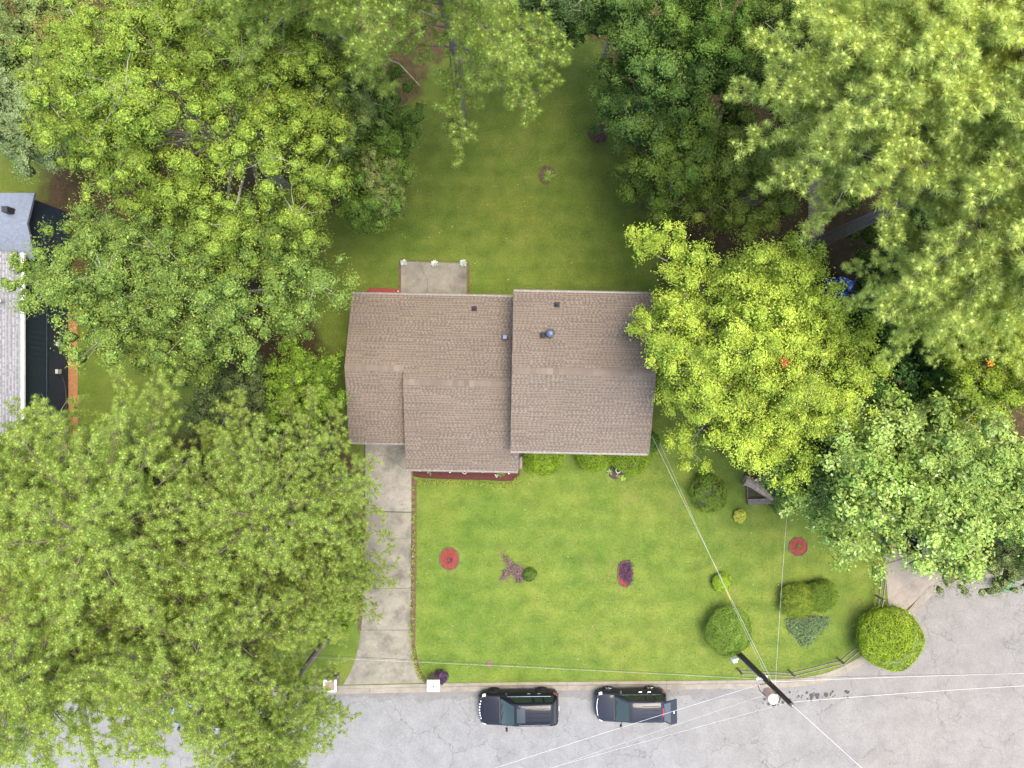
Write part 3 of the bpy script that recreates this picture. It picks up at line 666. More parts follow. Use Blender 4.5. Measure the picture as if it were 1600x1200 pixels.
def broadleaf(px, py, cz, rx_px, ry_px, rz, label, c1, c2, seed, leaf=(0.13, 0.07), dens=520, lobe_r=1.5, clump_r=0.55, tip=None, tipf=0.0, name='broadleaf_tree', cat='tree', group=None, bark=None, twigs=1.0, trunk_r=None, flat=0.75, base_px=None, upright=0.5, skirt=True, extra=(), avoid=()):
    rng = np.random.default_rng(seed); base = P(px, py, cz); k = (HCAM - cz) / HCAM / S; rx, ry = rx_px * k, ry_px * k
    root = empty(name, (base.x, base.y, 0), 0, label, cat, group)
    area = math.pi * rx * ry; nl = max(5, int(area / (lobe_r * lobe_r * 1.5)))
    # lobes spread over a dome
    i = np.arange(nl); rad = np.sqrt((i + 0.4) / nl); th = i * 2.39996 + rng.uniform(0, 6.28)
    harm = 1 + 0.12 * np.sin(2 * th + rng.uniform(0, 6)) + 0.10 * np.sin(3 * th + rng.uniform(0, 6)) + 0.07 * np.sin(5 * th + rng.uniform(0, 6))
    rr_ = rad * harm * (1 - 0.5 * lobe_r / max(rx, ry)); rr_ = rr_ + rng.normal(0, 0.05, nl)
    lc = np.stack([np.cos(th) * rr_ * rx, np.sin(th) * rr_ * ry, cz + rz * (np.sqrt(np.clip(1 - (rad * 0.95) ** 2, 0.02, 1)) * 0.9 - 0.35) + rng.normal(0, 0.75, nl) * lobe_r * 0.6], -1)
    lr = lobe_r * rng.uniform(0.75, 1.25, nl)
    if skirt:      # lower, outer limbs so that the crown closes underneath
        ns = max(4, nl // 2); t2 = np.arange(ns) * 2.39996 + 1.0; r2 = rng.uniform(0.55, 0.95, ns)
        lc = np.vstack([lc, np.stack([np.cos(t2) * r2 * rx * 0.9, np.sin(t2) * r2 * ry * 0.9, cz - rz * rng.uniform(0.35, 0.75, ns)], -1)]); lr = np.concatenate([lr, lobe_r * rng.uniform(0.7, 1.1, ns)])
    if extra:      # single boughs reaching out of the crown
        ex = [P(a_, c_, z_) - Vector((base.x, base.y, 0)) for a_, c_, z_, _ in extra]; lc = np.vstack([lc, np.array([tuple(v) for v in ex])]); lr = np.concatenate([lr, np.array([e_[3] for e_ in extra], float)])
    for ax_, ay_, ar_ in avoid:      # keep a gap in the crown open
        kz = S * HCAM / (HCAM - lc[:, 2]); qx = 800 + (lc[:, 0] + base.x) * kz; qy = 600 - (lc[:, 1] + base.y) * kz; kp = np.hypot(qx - ax_, qy - ay_) > ar_ + lr * 22
        nl = int(kp[:nl].sum()); lc, lr = lc[kp], lr[kp]
    # clumps on the lobes
    ncl = np.maximum(4, (lr / clump_r) ** 2 * 1.15).astype(int); li = np.repeat(np.arange(len(lc)), ncl); M = len(li)
    off_ = np.concatenate([np.arange(c_) for c_ in ncl]); tot_ = ncl[li]       # even spiral over each lobe's upper side, so clumps stand apart
    zf = 1 - 1.45 * (off_ + 0.5) / tot_; ph_ = off_ * 2.39996 + li * 1.7; hz = np.sqrt(np.clip(1 - zf ** 2, 0, 1))
    d = unit(np.stack([np.cos(ph_) * hz, np.sin(ph_) * hz, zf], -1) + rng.normal(0, 0.13, (M, 3)))
    cc = lc[li] + d * (lr[li] * rng.uniform(0.75, 1.12, M))[:, None] * np.array([1, 1, flat])
    cr = clump_r * rng.uniform(0.5, 1.35, M)
    # leaves on the clumps
    ntot = int(area * dens * 1.15); an = np.vstack([rng.uniform(0.65, 1.4, (M, 3)), np.tile([[1.0, 1.0, 0.6]], (len(lc), 1))]); cc = np.vstack([cc, lc - np.array([0, 0, 1.0]) * (lr * 0.30)[:, None]]); cr = np.concatenate([cr, lr * 0.62]); d = np.vstack([d, np.tile([[0, 0, 1.0]], (len(lc), 1))]); wgt = cr ** 2 * np.concatenate([np.ones(M), np.full(len(lc), 0.8)]); ci = rng.choice(len(cc), ntot, p=wgt / wgt.sum())
    e = unit(rng.normal(size=(ntot, 3)) + d[ci] * 0.5 + np.array([0, 0, 0.55])); rad2 = cr[ci] * (0.70 + 0.38 * rng.random(ntot))
    stray = rng.random(ntot) < 0.20; rad2[stray] *= rng.uniform(1.08, 1.55, stray.sum())
    pos = cc[ci] + e * rad2[:, None] * an[ci] * np.array([1, 1, 0.9]) + rng.normal(0, 0.05, (ntot, 3))
    nrm = unit(e * 0.7 + np.array([0, 0, upright]) + rng.normal(0, 0.45, (ntot, 3)))
    lob = np.concatenate([li, np.arange(len(lc))])[ci]; col = leaf_cols(rng, ntot, c1, c2, ci, len(cc), tip, tipf) * rng.uniform(0.80, 1.22, len(lc))[lob][:, None]
    mc = (np.array(c1) + np.array(c2)) / 2
    cv = cores(cc, np.concatenate([cr[:M] * 0.60, lr * 0.56]), np.repeat(mc[None], len(cc), 0), rng, ICO_V, ICO_F, 0.85, 0.26, an)
    me = leaves_mesh('crown', pos, nrm, leaf[0] * 0.88, leaf[1] * 0.88, col, rng, core=cv)
    cr_o = link('crown', me, root, LEAF); cr_o['kind'] = 'stuff'
    # trunk, limbs and twigs
    tr = trunk_r or 0.035 * max(rx, ry) + 0.06; zt = cz - rz * 0.45; b = B(); lean = rng.normal(0, 0.15, 2)
    b.tube([(0, 0, -0.2), (lean[0] * 0.3, lean[1] * 0.3, zt * 0.35), (lean[0], lean[1], zt * 0.75), (lean[0] * 1.1, lean[1] * 1.1, zt + rz * 0.1)], [tr * 1.35, tr, tr * 0.8, tr * 0.4], 9)
    b.build('trunk', bark or BARKG, root, smooth=True)
    b = B()
    for j in list(range(nl)) + list(range(len(lc) - len(extra), len(lc))):
        zs = zt * rng.uniform(0.7, 1.0); pth = limb_path((lean[0], lean[1], zs), lc[j] - np.array([0, 0, 0.35]), rng, 0.03)
        b.tube(pth, list(np.linspace(tr * 0.38, 0.022, len(pth))), 5, cap=False)
    if twigs > 0:
        sel = rng.choice(M, min(M, int(M * 0.22 * twigs)), replace=False)
        for j in sel:
            pth = limb_path(lc[li[j]] - np.array([0, 0, 0.2]), cc[j] + (cc[j] - lc[li[j]]) * 0.25, rng, 0.05, 2); b.tube(pth, [0.022, 0.014, 0.006], 3, cap=False)
    lo_ = b.build('limbs', bark or BARKG, root); lo_['kind'] = 'stuff'
    return root, cr_o

def needle_mesh(name, T, A, rng, length, K, c1, c2, width=0.016, tipcol=None, tipf=0.0):
    n = len(T); ci = np.repeat(np.arange(n), K); m = n * K
    r = unit(rng.normal(size=(m, 3))); ax = A[ci]; d = unit(ax * rng.uniform(0.05, 0.75, m)[:, None] + r * 0.85)
    Ln = length * rng.uniform(0.75, 1.15, m) * rng.uniform(0.8, 1.15, n)[ci]; s_ = unit(np.cross(d, unit(rng.normal(size=(m, 3)))))
    b0 = T[ci] + d * 0.015 - ax * rng.uniform(0, 0.10, m)[:, None]; tip = b0 + d * Ln[:, None] - np.array([0, 0, 1]) * (Ln * 0.12)[:, None]
    V = np.stack([b0 - s_ * width * 0.35, b0 + d * Ln[:, None] * 0.55 + s_ * width * 0.5, tip, b0 + d * Ln[:, None] * 0.5 - s_ * width * 0.5], 1)
    V = V[:, [0, 1, 2]].reshape(-1, 3)
    k = rng.beta(2, 2, n)[ci][:, None]; c = np.array(c1) * (1 - k) + np.array(c2) * k; c = c * (1 + rng.normal(0, 0.14, m))[:, None]
    if tipcol is not None:
        mm = (rng.random(n) < tipf)[ci] & (rng.random(m) < 0.10); c[mm] = np.array(tipcol)
    kc = (np.array(c1) + np.array(c2))[None] * 0.5 * rng.uniform(0.8, 1.2, (n, 1)); cv = cores(T, np.full(n, length * 0.36), kc, rng, OCT_V, OCT_F, 0.85, 0.25)
    return npmesh(name, np.vstack([V, cv[0]]), [np.vstack([np.arange(3 * m).reshape(-1, 3), cv[1] + 3 * m])], False, np.vstack([np.repeat(np.clip(c, 0.005, 0.8), 3, 0), cv[2]]))

PC1 = (0.135, 0.185, 0.038); PC2 = (0.225, 0.270, 0.075)
PINE_CACHE = {}
def pine(x, y, h, zlow, rad, label, seed, c1=PC1, c2=PC2, nb=46, K=84, length=0.22, group='pine trees', tr=0.24, dens=1.0, rise=0.22, width=0.0145, name='pine_tree', dead=2, share=None, rz=0.0, sc=1.0):
    root = empty(name, (x, y, 0), rz, label, 'tree', group)
    if share is not None:                    # same species, crown mesh reused turned and scaled
        root.scale = (sc, sc, h / PINE_CACHE[share][0])
        for nm, me in PINE_CACHE[share][1]:
            o = link(nm, me, root)
            if nm in ('crown', 'limbs'): o['kind'] = 'stuff'
        return root
    rng = np.random.default_rng(seed); b = B(); bd = B(); parts = []
    T = []; A = []; wob = rng.normal(0, 0.25, (4, 2))
    def ax(z): t = z / h; return np.array([np.interp(t, [0, .35, .7, 1], [0, wob[1][0], wob[2][0], wob[3][0]]), np.interp(t, [0, .35, .7, 1], [0, wob[1][1], wob[2][1], wob[3][1]]), z])
    zs = np.linspace(0, h - 0.3, 9); bt = B(); bt.tube([tuple(ax(z) if z > 0 else np.array([0, 0, -0.2])) for z in zs], [tr * (1.25 if i == 0 else 1 - 0.88 * i / 8) for i in range(9)], 9)
    parts.append(('trunk', bt.build('trunk', BARK, smooth=True, mesh_only=True)))
    for i in range(nb):
        f = (i + rng.random()) / nb; z0 = zlow + (h - zlow) * f ** 0.85; prof_ = math.sin(math.pi * min(1, 0.30 + 0.62 * f)) ** 0.8; L = max(0.7, rad * prof_ * rng.uniform(0.7, 1.12))
        th = i * 2.39996 + rng.normal(0, 0.3); dr = np.array([math.cos(th), math.sin(th), 0]); p0 = ax(z0); up = rise * L * rng.uniform(0.2, 1.4) + 0.9 * f
        side = np.array([-dr[1], dr[0], 0]); bend = rng.normal(0, 0.15) * L; npt = 7; path = []
        for k in range(npt):
            t = k / (npt - 1); path.append(p0 + dr * L * t + side * bend * t * t + np.array([0, 0, up * math.sin(t * 1.9) - 0.12 * L * t * t]))
        b.tube([tuple(p) for p in path], list(np.linspace(0.032 * (0.5 + L / 6), 0.008, npt)), 5, cap=False)
        ts = 0.26 - 0.22 * f; nt_ = max(6, int(L * (1 - ts) * 5.8 * dens))
        for k in range(nt_):
            t = ts + (1 - ts) * (k + rng.random()) / nt_; u = t * (npt - 1); j = min(int(u), npt - 2); p = path[j] + (path[j + 1] - path[j]) * (u - j)
            sl = (0.30 + 0.25 * L * (1.12 - t)) * rng.uniform(0.45, 1.15); a2 = rng.choice([-1, 1]) * rng.uniform(0.35, 1.25)
            dv_ = dr * math.cos(a2) + side * math.sin(a2); q = p + dv_ * sl + np.array([0, 0, rng.uniform(0.05, 0.45) * sl + 0.08])
            b.tube([tuple(p), tuple(q)], [0.012, 0.006], 3, cap=False)
            ntf = max(1, int(sl / 0.30 + 0.5))
            for w_ in range(ntf):
                s_ = 1 - 0.7 * w_ / ntf; T.append(p + (q - p) * s_ + rng.normal(0, 0.08, 3) + np.array([0, 0, 0.05])); A.append(dv_ * 0.5 + np.array([0, 0, 0.8]) + rng.normal(0, 0.25, 3))
        for k in range(int(L * 2.6)):
            u = (0.12 + 0.88 * rng.random()) * (npt - 1); j = min(int(u), npt - 2); T.append(path[j] + (path[j + 1] - path[j]) * (u - j) + np.array([rng.normal(0, 0.12), rng.normal(0, 0.12), 0.14])); A.append(np.array([0, 0, 1.0]) + dr * 0.4)
        T.append(path[-1]); A.append(dr + np.array([0, 0, 0.6]))
    for k in range(260):
        zz = zlow + (h - zlow) * rng.uniform(0.35, 1.0); rq = rng.uniform(0.1, 1.3) * (1.25 - (zz - zlow) / (h - zlow)) * 1.3; tq = rng.uniform(0, 6.28); T.append(ax(zz) + np.array([math.cos(tq) * rq, math.sin(tq) * rq, 0.2])); A.append(np.array([math.cos(tq) * 0.5, math.sin(tq) * 0.5, 0.9]))
    for k in range(12): T.append(ax(h - 0.25 * rng.random() * k / 3) + rng.normal(0, 0.12, 3)); A.append(np.array([0, 0, 1.0]) + rng.normal(0, 0.4, 3))
    bds = []
    for i in range(dead):          # bare grey limbs
        bd = B(); bds.append(bd)
        th = rng.uniform(0, 6.28); z0 = zlow + (h - zlow) * rng.uniform(0.1, 0.6); L = rad * rng.uniform(0.6, 1.0); p0 = ax(z0); q = p0 + np.array([math.cos(th) * L, math.sin(th) * L, L * 0.10]); pth = limb_path(p0, q, rng, 0.04, 5); bd.tube(pth, list(np.linspace(0.030, 0.010, 6)), 5, cap=False)
        for k in range(7):
            s_ = pth[rng.integers(2, 6)]; e = np.array(s_) + rng.normal(0, 0.45, 3) + np.array([0, 0, 0.25]); bd.tube([s_, tuple(e)], [0.014, 0.006], 3, cap=False)
    T = np.array(T); A = unit(np.array(A)); me = needle_mesh('crown', T, A, rng, length, K, c1, c2, width, (0.42, 0.33, 0.03), 0.10); me.materials.append(NEEDLE)
    parts.append(('crown', me)); parts.append(('limbs', b.build('limbs', LIMBM, mesh_only=True)))
    for bd in bds: parts.append(('bare_limb', bd.build('bare_limb', TWIG, mesh_only=True)))
    PINE_CACHE[seed] = (h, parts)
    for nm, me in parts:
        o = link(nm, me, root)
        if nm in ('crown', 'limbs'): o['kind'] = 'stuff'
    return root

def shrub(px, py, r_px, h, label, c1, c2, seed, ry_px=None, leaf=(0.07, 0.045), n=9000, lump=0.10, tip=None, tipf=0, name='shrub', cat='shrub', group=None, stems=True, gap=0.0, topz=0.5):
    rng = np.random.default_rng(seed); zc = h * topz; base = P(px, py, zc); k = (HCAM - zc) / HCAM / S; rx = r_px * k; ry = (ry_px or r_px) * k
    root = empty(name, (base.x, base.y, 0), rng.uniform(-0.2, 0.2), label, cat, group)
    nlp = max(12, int(rx * ry * 60)); ld = unit(rng.normal(size=(nlp, 3)) + np.array([0, 0, 0.4])); ld[:, 2] = np.abs(ld[:, 2])
    d = unit(rng.normal(size=(n, 3)) + np.array([0, 0, 0.25])); d[:, 2] = np.where(d[:, 2] < -0.25, -d[:, 2], d[:, 2])
    wobble = 1 + 0.035 * np.sin(2 * np.arctan2(d[:, 1], d[:, 0]) + seed) + 0.03 * np.sin(5 * np.arctan2(d[:, 1], d[:, 0]) + 2 * seed) + 0.05 * np.sin(7 * d[:, 2] + seed); near = (d @ ld.T).max(1); ci = (d @ ld.T).argmax(1)
    sc = 1 - lump * (1 - np.clip((near - 0.9) / 0.1, 0, 1)) * rng.uniform(0.6, 1.6, nlp)[ci] - np.abs(rng.normal(0, 0.05, n)); sc = sc * wobble; sh_ = rng.random(n) < 0.03; sc[sh_] *= rng.uniform(1.02, 1.12, sh_.sum())
    pos = d * sc[:, None] * np.array([rx, ry, h * 0.58]) + np.array([0, 0, h * 0.45]); pos[:, 2] = np.maximum(pos[:, 2], 0.03)
    if gap > 0:
        m = rng.random(nlp) > gap; kk = m[ci]; pos, d, ci = pos[kk], d[kk], ci[kk]; n = len(pos)
    nrm = unit(d * 0.8 + np.array([0, 0, 0.3]) + rng.normal(0, 0.5, (n, 3)))
    col = leaf_cols(rng, n, c1, c2, ci, nlp, tip, tipf)
    o = link('foliage', leaves_mesh('foliage', pos, nrm, leaf[0], leaf[1], col, rng), root, SHRUBM); o['kind'] = 'stuff'
    if stems:
        b = B()
        for i in range(9):
            th = rng.uniform(0, 6.28); b.tube([(0.06 * math.cos(th), 0.06 * math.sin(th), -0.05), (rx * 0.35 * math.cos(th), ry * 0.35 * math.sin(th), h * 0.45), (rx * 0.75 * math.cos(th), ry * 0.75 * math.sin(th), h * 0.72)], [0.03, 0.022, 0.008], 4)
        # dark inner twig mass keeps the ground from showing through
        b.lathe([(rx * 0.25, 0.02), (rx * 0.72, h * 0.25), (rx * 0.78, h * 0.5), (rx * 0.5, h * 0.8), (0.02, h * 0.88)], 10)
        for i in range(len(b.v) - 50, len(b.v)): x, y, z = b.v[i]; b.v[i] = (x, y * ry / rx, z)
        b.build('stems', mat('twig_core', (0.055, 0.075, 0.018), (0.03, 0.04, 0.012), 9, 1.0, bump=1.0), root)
    return root

# ---- broadleaf trees
YG1, YG2 = (0.202, 0.288, 0.037), (0.382, 0.462, 0.063)
_, yc = broadleaf(1186, 548, 8.5, 166, 180, 4.6, 'bright yellow-green tree overhanging the right end of the brown roof', YG1, YG2, 101, leaf=(0.12, 0.075), dens=860, lobe_r=1.35, clump_r=0.46, extra=((1000, 382, 8.0, 0.6), (1032, 372, 8.4, 0.85), (1065, 395, 8.6, 1.1), (996, 508, 6.6, 0.5), (1026, 500, 7.0, 0.8), (1075, 700, 6.0, 1.1)), avoid=((1326, 452, 30),), tip=(0.44, 0.48, 0.10), tipf=0.10)
broadleaf(318, 185, 11.5, 258, 210, 6.0, 'large feathery lime-green tree in the upper left, above the left-hand oak', (0.110, 0.176, 0.024), (0.225, 0.293, 0.044), 102, leaf=(0.13, 0.045), dens=560, lobe_r=1.5, clump_r=0.44, tip=(0.33, 0.35, 0.05), tipf=0.10)
broadleaf(275, 452, 9.0, 225, 138, 4.4, 'broad mid-green tree between the dark-walled house and the brown roof', (0.095, 0.160, 0.032), (0.188, 0.257, 0.055), 103, leaf=(0.13, 0.07), dens=520, lobe_r=1.4, clump_r=0.44, avoid=((560, 490, 40), (70, 560, 50)), tip=(0.30, 0.34, 0.06), tipf=0.09)
broadleaf(478, 608, 5.0, 62, 62, 2.4, 'small fresh-green tree close to the left gable of the brown roof', (0.09, 0.16, 0.018), (0.17, 0.25, 0.03), 104, leaf=(0.11, 0.07), lobe_r=0.9, clump_r=0.38)
broadleaf(380, 625, 4.2, 95, 60, 2.2, 'dusky sage-green tree just above the lower-left pines', (0.075, 0.11, 0.04), (0.12, 0.16, 0.06), 105, leaf=(0.11, 0.05), lobe_r=1.0, clump_r=0.4)
broadleaf(60, 175, 7.0, 95, 70, 3.0, 'grey-green tree at the left edge beside the lime-green tree', (0.125, 0.175, 0.069), (0.237, 0.294, 0.125), 106, leaf=(0.13, 0.06), lobe_r=1.1, clump_r=0.45)
_, dc = broadleaf(45, 55, 6.5, 105, 90, 3.0, 'green tree with browned branches in the top left corner', (0.106, 0.163, 0.044), (0.200, 0.250, 0.075), 107, leaf=(0.12, 0.055), lobe_r=1.0, clump_r=0.42, tip=(0.20, 0.09, 0.05), tipf=0.14)
broadleaf(585, 225, 6.0, 70, 115, 3.2, 'shaded deep-green tree left of the back lawn', (0.055, 0.102, 0.018), (0.111, 0.174, 0.028), 108, leaf=(0.12, 0.06), lobe_r=1.2, clump_r=0.45)
broadleaf(520, 150, 9.0, 85, 100, 4.5, 'soft grey-green cedar beside the lime-green tree', (0.080, 0.125, 0.030), (0.135, 0.180, 0.050), 109, leaf=(0.13, 0.03), dens=700, lobe_r=1.2, clump_r=0.5, name='cedar_tree')
broadleaf(597, 285, 6.5, 32, 48, 2.2, 'drooping olive-green sapling at the left edge of the back lawn', (0.11, 0.14, 0.035), (0.16, 0.19, 0.06), 110, leaf=(0.15, 0.03), lobe_r=0.7, clump_r=0.35)
DK1, DK2 = (0.049, 0.092, 0.022), (0.113, 0.180, 0.036)
broadleaf(850, 22, 7.0, 80, 48, 3.0, 'dark blue-green tree at the top of the back lawn', (0.039, 0.074, 0.024), (0.078, 0.126, 0.035), 111, leaf=(0.14, 0.09), lobe_r=1.1)
broadleaf(1028, 118, 7.5, 92, 105, 3.6, 'dark leafy tree bordering the upper right of the back lawn', DK1, DK2, 112, leaf=(0.13, 0.08), lobe_r=1.2)
broadleaf(1080, 45, 9.0, 95, 75, 3.8, 'tall green tree at the top edge right of the back lawn', (0.058, 0.114, 0.018), (0.124, 0.186, 0.030), 113, leaf=(0.12, 0.06), lobe_r=1.3)
broadleaf(1185, 100, 8.0, 85, 95, 3.6, 'dull green tree beneath the right-hand pines at the top', (0.052, 0.096, 0.018), (0.104, 0.150, 0.030), 114, leaf=(0.11, 0.06), lobe_r=1.1)
broadleaf(1075, 255, 6.5, 90, 90, 3.2, 'mid-green tree on the right side of the back lawn', (0.065, 0.114, 0.018), (0.130, 0.186, 0.030), 115, leaf=(0.12, 0.07), lobe_r=1.15)
broadleaf(1165, 285, 7.5, 95, 85, 3.4, 'thin yellowish-green tree above the bright yellow-green tree', (0.104, 0.144, 0.022), (0.195, 0.228, 0.038), 116, leaf=(0.12, 0.055), dens=430, lobe_r=1.1, tip=(0.28, 0.26, 0.04), tipf=0.10)
broadleaf(1265, 25, 10.0, 80, 55, 3.2, 'yellow-green tree at the top edge next to the right-hand pines', (0.090, 0.135, 0.022), (0.165, 0.210, 0.042), 117, leaf=(0.12, 0.06), lobe_r=1.2)
BL = (0.21, 0.135)
broadleaf(1425, 755, 9.0, 185, 125, 4.2, 'pale large-leaved tree over the neighbour driveway', (0.165, 0.250, 0.046), (0.295, 0.385, 0.100), 118, leaf=BL, dens=300, lobe_r=1.4, clump_r=0.55, tip=(0.42, 0.48, 0.24), tipf=0.05)  # whitish tip leaves paint highlight flecks into the crown colour
broadleaf(1285, 715, 6.0, 90, 62, 2.8, 'green tree filling the gap below the bright yellow-green tree', (0.098, 0.169, 0.039), (0.176, 0.254, 0.072), 119, leaf=(0.15, 0.09), dens=420, lobe_r=1.1, tip=(0.4, 0.45, 0.25), tipf=0.04)
broadleaf(1415, 555, 5.5, 115, 125, 3.0, 'dark large-leaved tree right of the bright yellow-green tree', (0.042, 0.094, 0.026), (0.085, 0.163, 0.042), 120, leaf=(0.20, 0.13), dens=300, lobe_r=1.1)
broadleaf(1400, 455, 4.5, 56, 60, 2.2, 'ivy-dark small tree behind the blue tarp', (0.028, 0.06, 0.018), (0.06, 0.105, 0.03), 121, leaf=(0.12, 0.09), lobe_r=0.8, clump_r=0.4)
_, oc = broadleaf(1572, 575, 10.0, 105, 95, 3.6, 'olive-yellow tree with orange blossom at the right edge', (0.150, 0.215, 0.026), (0.260, 0.325, 0.039), 122, leaf=(0.11, 0.065), dens=600, lobe_r=1.2, clump_r=0.45)
broadleaf(1550, 872, 3.6, 92, 48, 1.8, 'low olive-green tree beside the cul-de-sac edge', (0.091, 0.124, 0.036), (0.176, 0.208, 0.078), 123, leaf=(0.10, 0.05), lobe_r=0.9, clump_r=0.4, twigs=2)
broadleaf(1600, 780, 6.0, 70, 90, 2.6, 'shadowy green tree at the right edge behind the large-leaved tree', DK1, (0.10, 0.15, 0.04), 124, leaf=(0.14, 0.08), dens=350, lobe_r=1.1)
broadleaf(1480, 380, 5.0, 130, 110, 2.6, 'dark understorey tree beneath the right-hand pines', DK1, DK2, 125, leaf=(0.13, 0.08), dens=220, lobe_r=1.2, twigs=0.4)
broadleaf(1400, 170, 6.0, 150, 120, 3.0, 'dim understorey tree under the upper right pines', DK1, DK2, 126, leaf=(0.13, 0.08), dens=200, lobe_r=1.3, twigs=0.4)
broadleaf(1560, 60, 8.0, 110, 90, 3.4, 'deep-green tree hidden under the pines in the top right corner', DK1, DK2, 127, leaf=(0.13, 0.08), dens=180, lobe_r=1.3, twigs=0.4)
broadleaf(965, 12, 6.5, 75, 45, 2.8, 'dark tree at the top edge behind the back lawn', DK1, DK2, 128, leaf=(0.13, 0.08), lobe_r=1.1)
broadleaf(430, 720, 4.5, 100, 75, 2.4, 'dark green understorey tree under the pines left of the driveway', (0.045, 0.08, 0.02), (0.08, 0.125, 0.03), 129, leaf=(0.11, 0.06), dens=380, lobe_r=1.0, twigs=0.4)
broadleaf(500, 900, 3.6, 70, 110, 2.0, 'fresh-green understorey tree left of the driveway', (0.07, 0.125, 0.014), (0.14, 0.205, 0.022), 130, leaf=(0.10, 0.06), dens=420, lobe_r=0.9, clump_r=0.4)
broadleaf(190, 860, 5.0, 190, 140, 2.6, 'dim green understorey tree below the lower-left pines', (0.045, 0.08, 0.02), (0.085, 0.13, 0.03), 131, leaf=(0.12, 0.06), dens=230, lobe_r=1.3, twigs=0.6)
broadleaf(420, 60, 8.0, 90, 70, 3.4, 'green tree in the shade of the top pines', (0.058, 0.102, 0.018), (0.117, 0.168, 0.030), 132, leaf=(0.12, 0.06), dens=400, lobe_r=1.2)
broadleaf(1340, 600, 3.2, 45, 50, 1.6, 'low dark tree hidden beside the bright yellow-green crown', DK1, DK2, 133, leaf=(0.15, 0.10), dens=320, lobe_r=0.9)

# blossom and dead sprays are parts of their crowns
def spray(parent_crown, root_xy, px, py, z, r, n, c, name, ln=0.07, wd=0.06, seed=1):
    rng = np.random.default_rng(seed); p = np.array(P(px, py, z)); p[0] -= root_xy[0]; p[1] -= root_xy[1]
    pos = p + rng.normal(0, r, (n, 3)) * np.array([1, 1, 0.5]); nrm = unit(rng.normal(0, 0.5, (n, 3)) + np.array([0, 0, 1]))
    col = np.clip(np.array(c)[None] * (1 + rng.normal(0, 0.2, n))[:, None], 0.01, 0.9)
    o = link(name, leaves_mesh(name, pos, nrm, ln, wd, col, rng), parent_crown, LEAF); o['kind'] = 'stuff'
rt = yc.parent.location; spray(yc, rt, 1225, 566, 12.2, 0.15, 40, (0.50, 0.10, 0.06), 'red_blossom', 0.09, 0.07, 1)
rt = oc.parent.location; spray(oc, rt, 1548, 568, 12.6, 0.10, 26, (0.65, 0.28, 0.03), 'orange_blossom', 0.09, 0.07, 2)
rt = dc.parent.location; spray(dc, rt, 80, 45, 8.6, 0.38, 500, (0.24, 0.10, 0.055), 'browned_leaves', 0.14, 0.03, 3); spray(dc, rt, 92, 93, 8.2, 0.25, 220, (0.22, 0.12, 0.08), 'browned_leaves', 0.14, 0.03, 4); spray(dc, rt, 10, 10, 8.4, 0.35, 300, (0.22, 0.11, 0.06), 'browned_leaves', 0.14, 0.03, 5)

# ---- pines
RC1, RC2 = (0.359, 0.442, 0.111), (0.584, 0.647, 0.209)
pine(18.2, 8.35, 22.5, 13.0, 6.4, 'tall pale pine right of the grey path, trunk showing mid-crown', 201, RC1, RC2, nb=54, length=0.30, tr=0.42)
pine(14.1, 10.9, 21, 12, 5.6, 'tall pale pine left of the right-hand pine group', 202, share=201, rz=1.3, sc=0.88)
pine(18.4, 4.4, 18.5, 11.5, 4.4, 'pale pine reaching over the olive-yellow tree', 203, share=201, rz=5.2, sc=0.62)
pine(16.6, 13.4, 22, 13, 5.4, 'tall pale pine at the top right corner', 204, share=201, rz=3.7, sc=0.88)
TC1, TC2 = (0.196, 0.277, 0.051), (0.355, 0.437, 0.110)
pine(-3.1, 15.75, 22, 8.0, 5.2, 'pine leaning over the back lawn with its grey trunk in view', 205, TC1, TC2, nb=44, length=0.25, tr=0.30, rise=0.08)
pine(-8.3, 15.9, 23, 11, 5.2, 'pine at the top edge above the cedar', 206, share=205, rz=2.6, sc=1.0)
LC1, LC2 = (0.218, 0.302, 0.056), (0.386, 0.475, 0.121)
pine(-16.3, -6.0, 16, 7.5, 6.2, 'broad pine at the left, tallest of the lower-left pines', 207, LC1, LC2, nb=64, length=0.20, tr=0.34)
pine(-10.3, -5.4, 14, 6.5, 4.8, 'pine spreading over the driveway beside the garage roof', 208, share=207, rz=0.7, sc=0.80)
pine(-13.2, -11.6, 15, 6.5, 5.6, 'pine above the street left of the driveway', 209, share=207, rz=1.9, sc=0.86)
pine(-20.0, -12.0, 16, 7.0, 5.6, 'pine in the bottom left corner', 210, share=207, rz=4.2, sc=0.92)
pine(-21.5, -4.5, 15, 7.0, 4.6, 'pine beside the dark navy wall', 211, share=207, rz=2.4, sc=0.76)
pine(-9.35, -9.7, 11, 4.5, 3.0, 'small pine hanging over the lower driveway', 212, share=207, rz=4.9, sc=0.52)
pine(-11.3, -15.6, 13.5, 6.5, 4.4, 'sparse pine hanging over the road at the bottom', 213, share=207, rz=3.3, sc=0.62)
#MARK_REST
# ================================================================== SHRUBS, BEDS AND SMALL PLANTS
HG1, HG2 = (0.100, 0.175, 0.012), (0.180, 0.260, 0.020)
for px, py, r, lab in ((849, 712, 31, 'round clipped shrub nearest the porch step under the front eave'), (927, 706, 32, 'middle round clipped shrub under the front eave'), (984, 704, 39, 'widest clipped shrub at the right end of the front eave')):
    shrub(px, py, r, 1.25, lab, HG1, HG2, int(px), leaf=(0.075, 0.055), n=6500, lump=0.10, group='clipped front shrubs')
shrub(1012, 690, 20, 1.3, 'dark shrub at the right front corner of the house', (0.05, 0.11, 0.015), (0.09, 0.16, 0.02), 41, n=3500)
shrub(1389, 996, 54, 1.9, 'large glossy round bush on the kerb by the cul-de-sac', (0.122, 0.191, 0.013), (0.226, 0.307, 0.026), 42, ry_px=50, n=17000, lump=0.13, leaf=(0.08, 0.055))
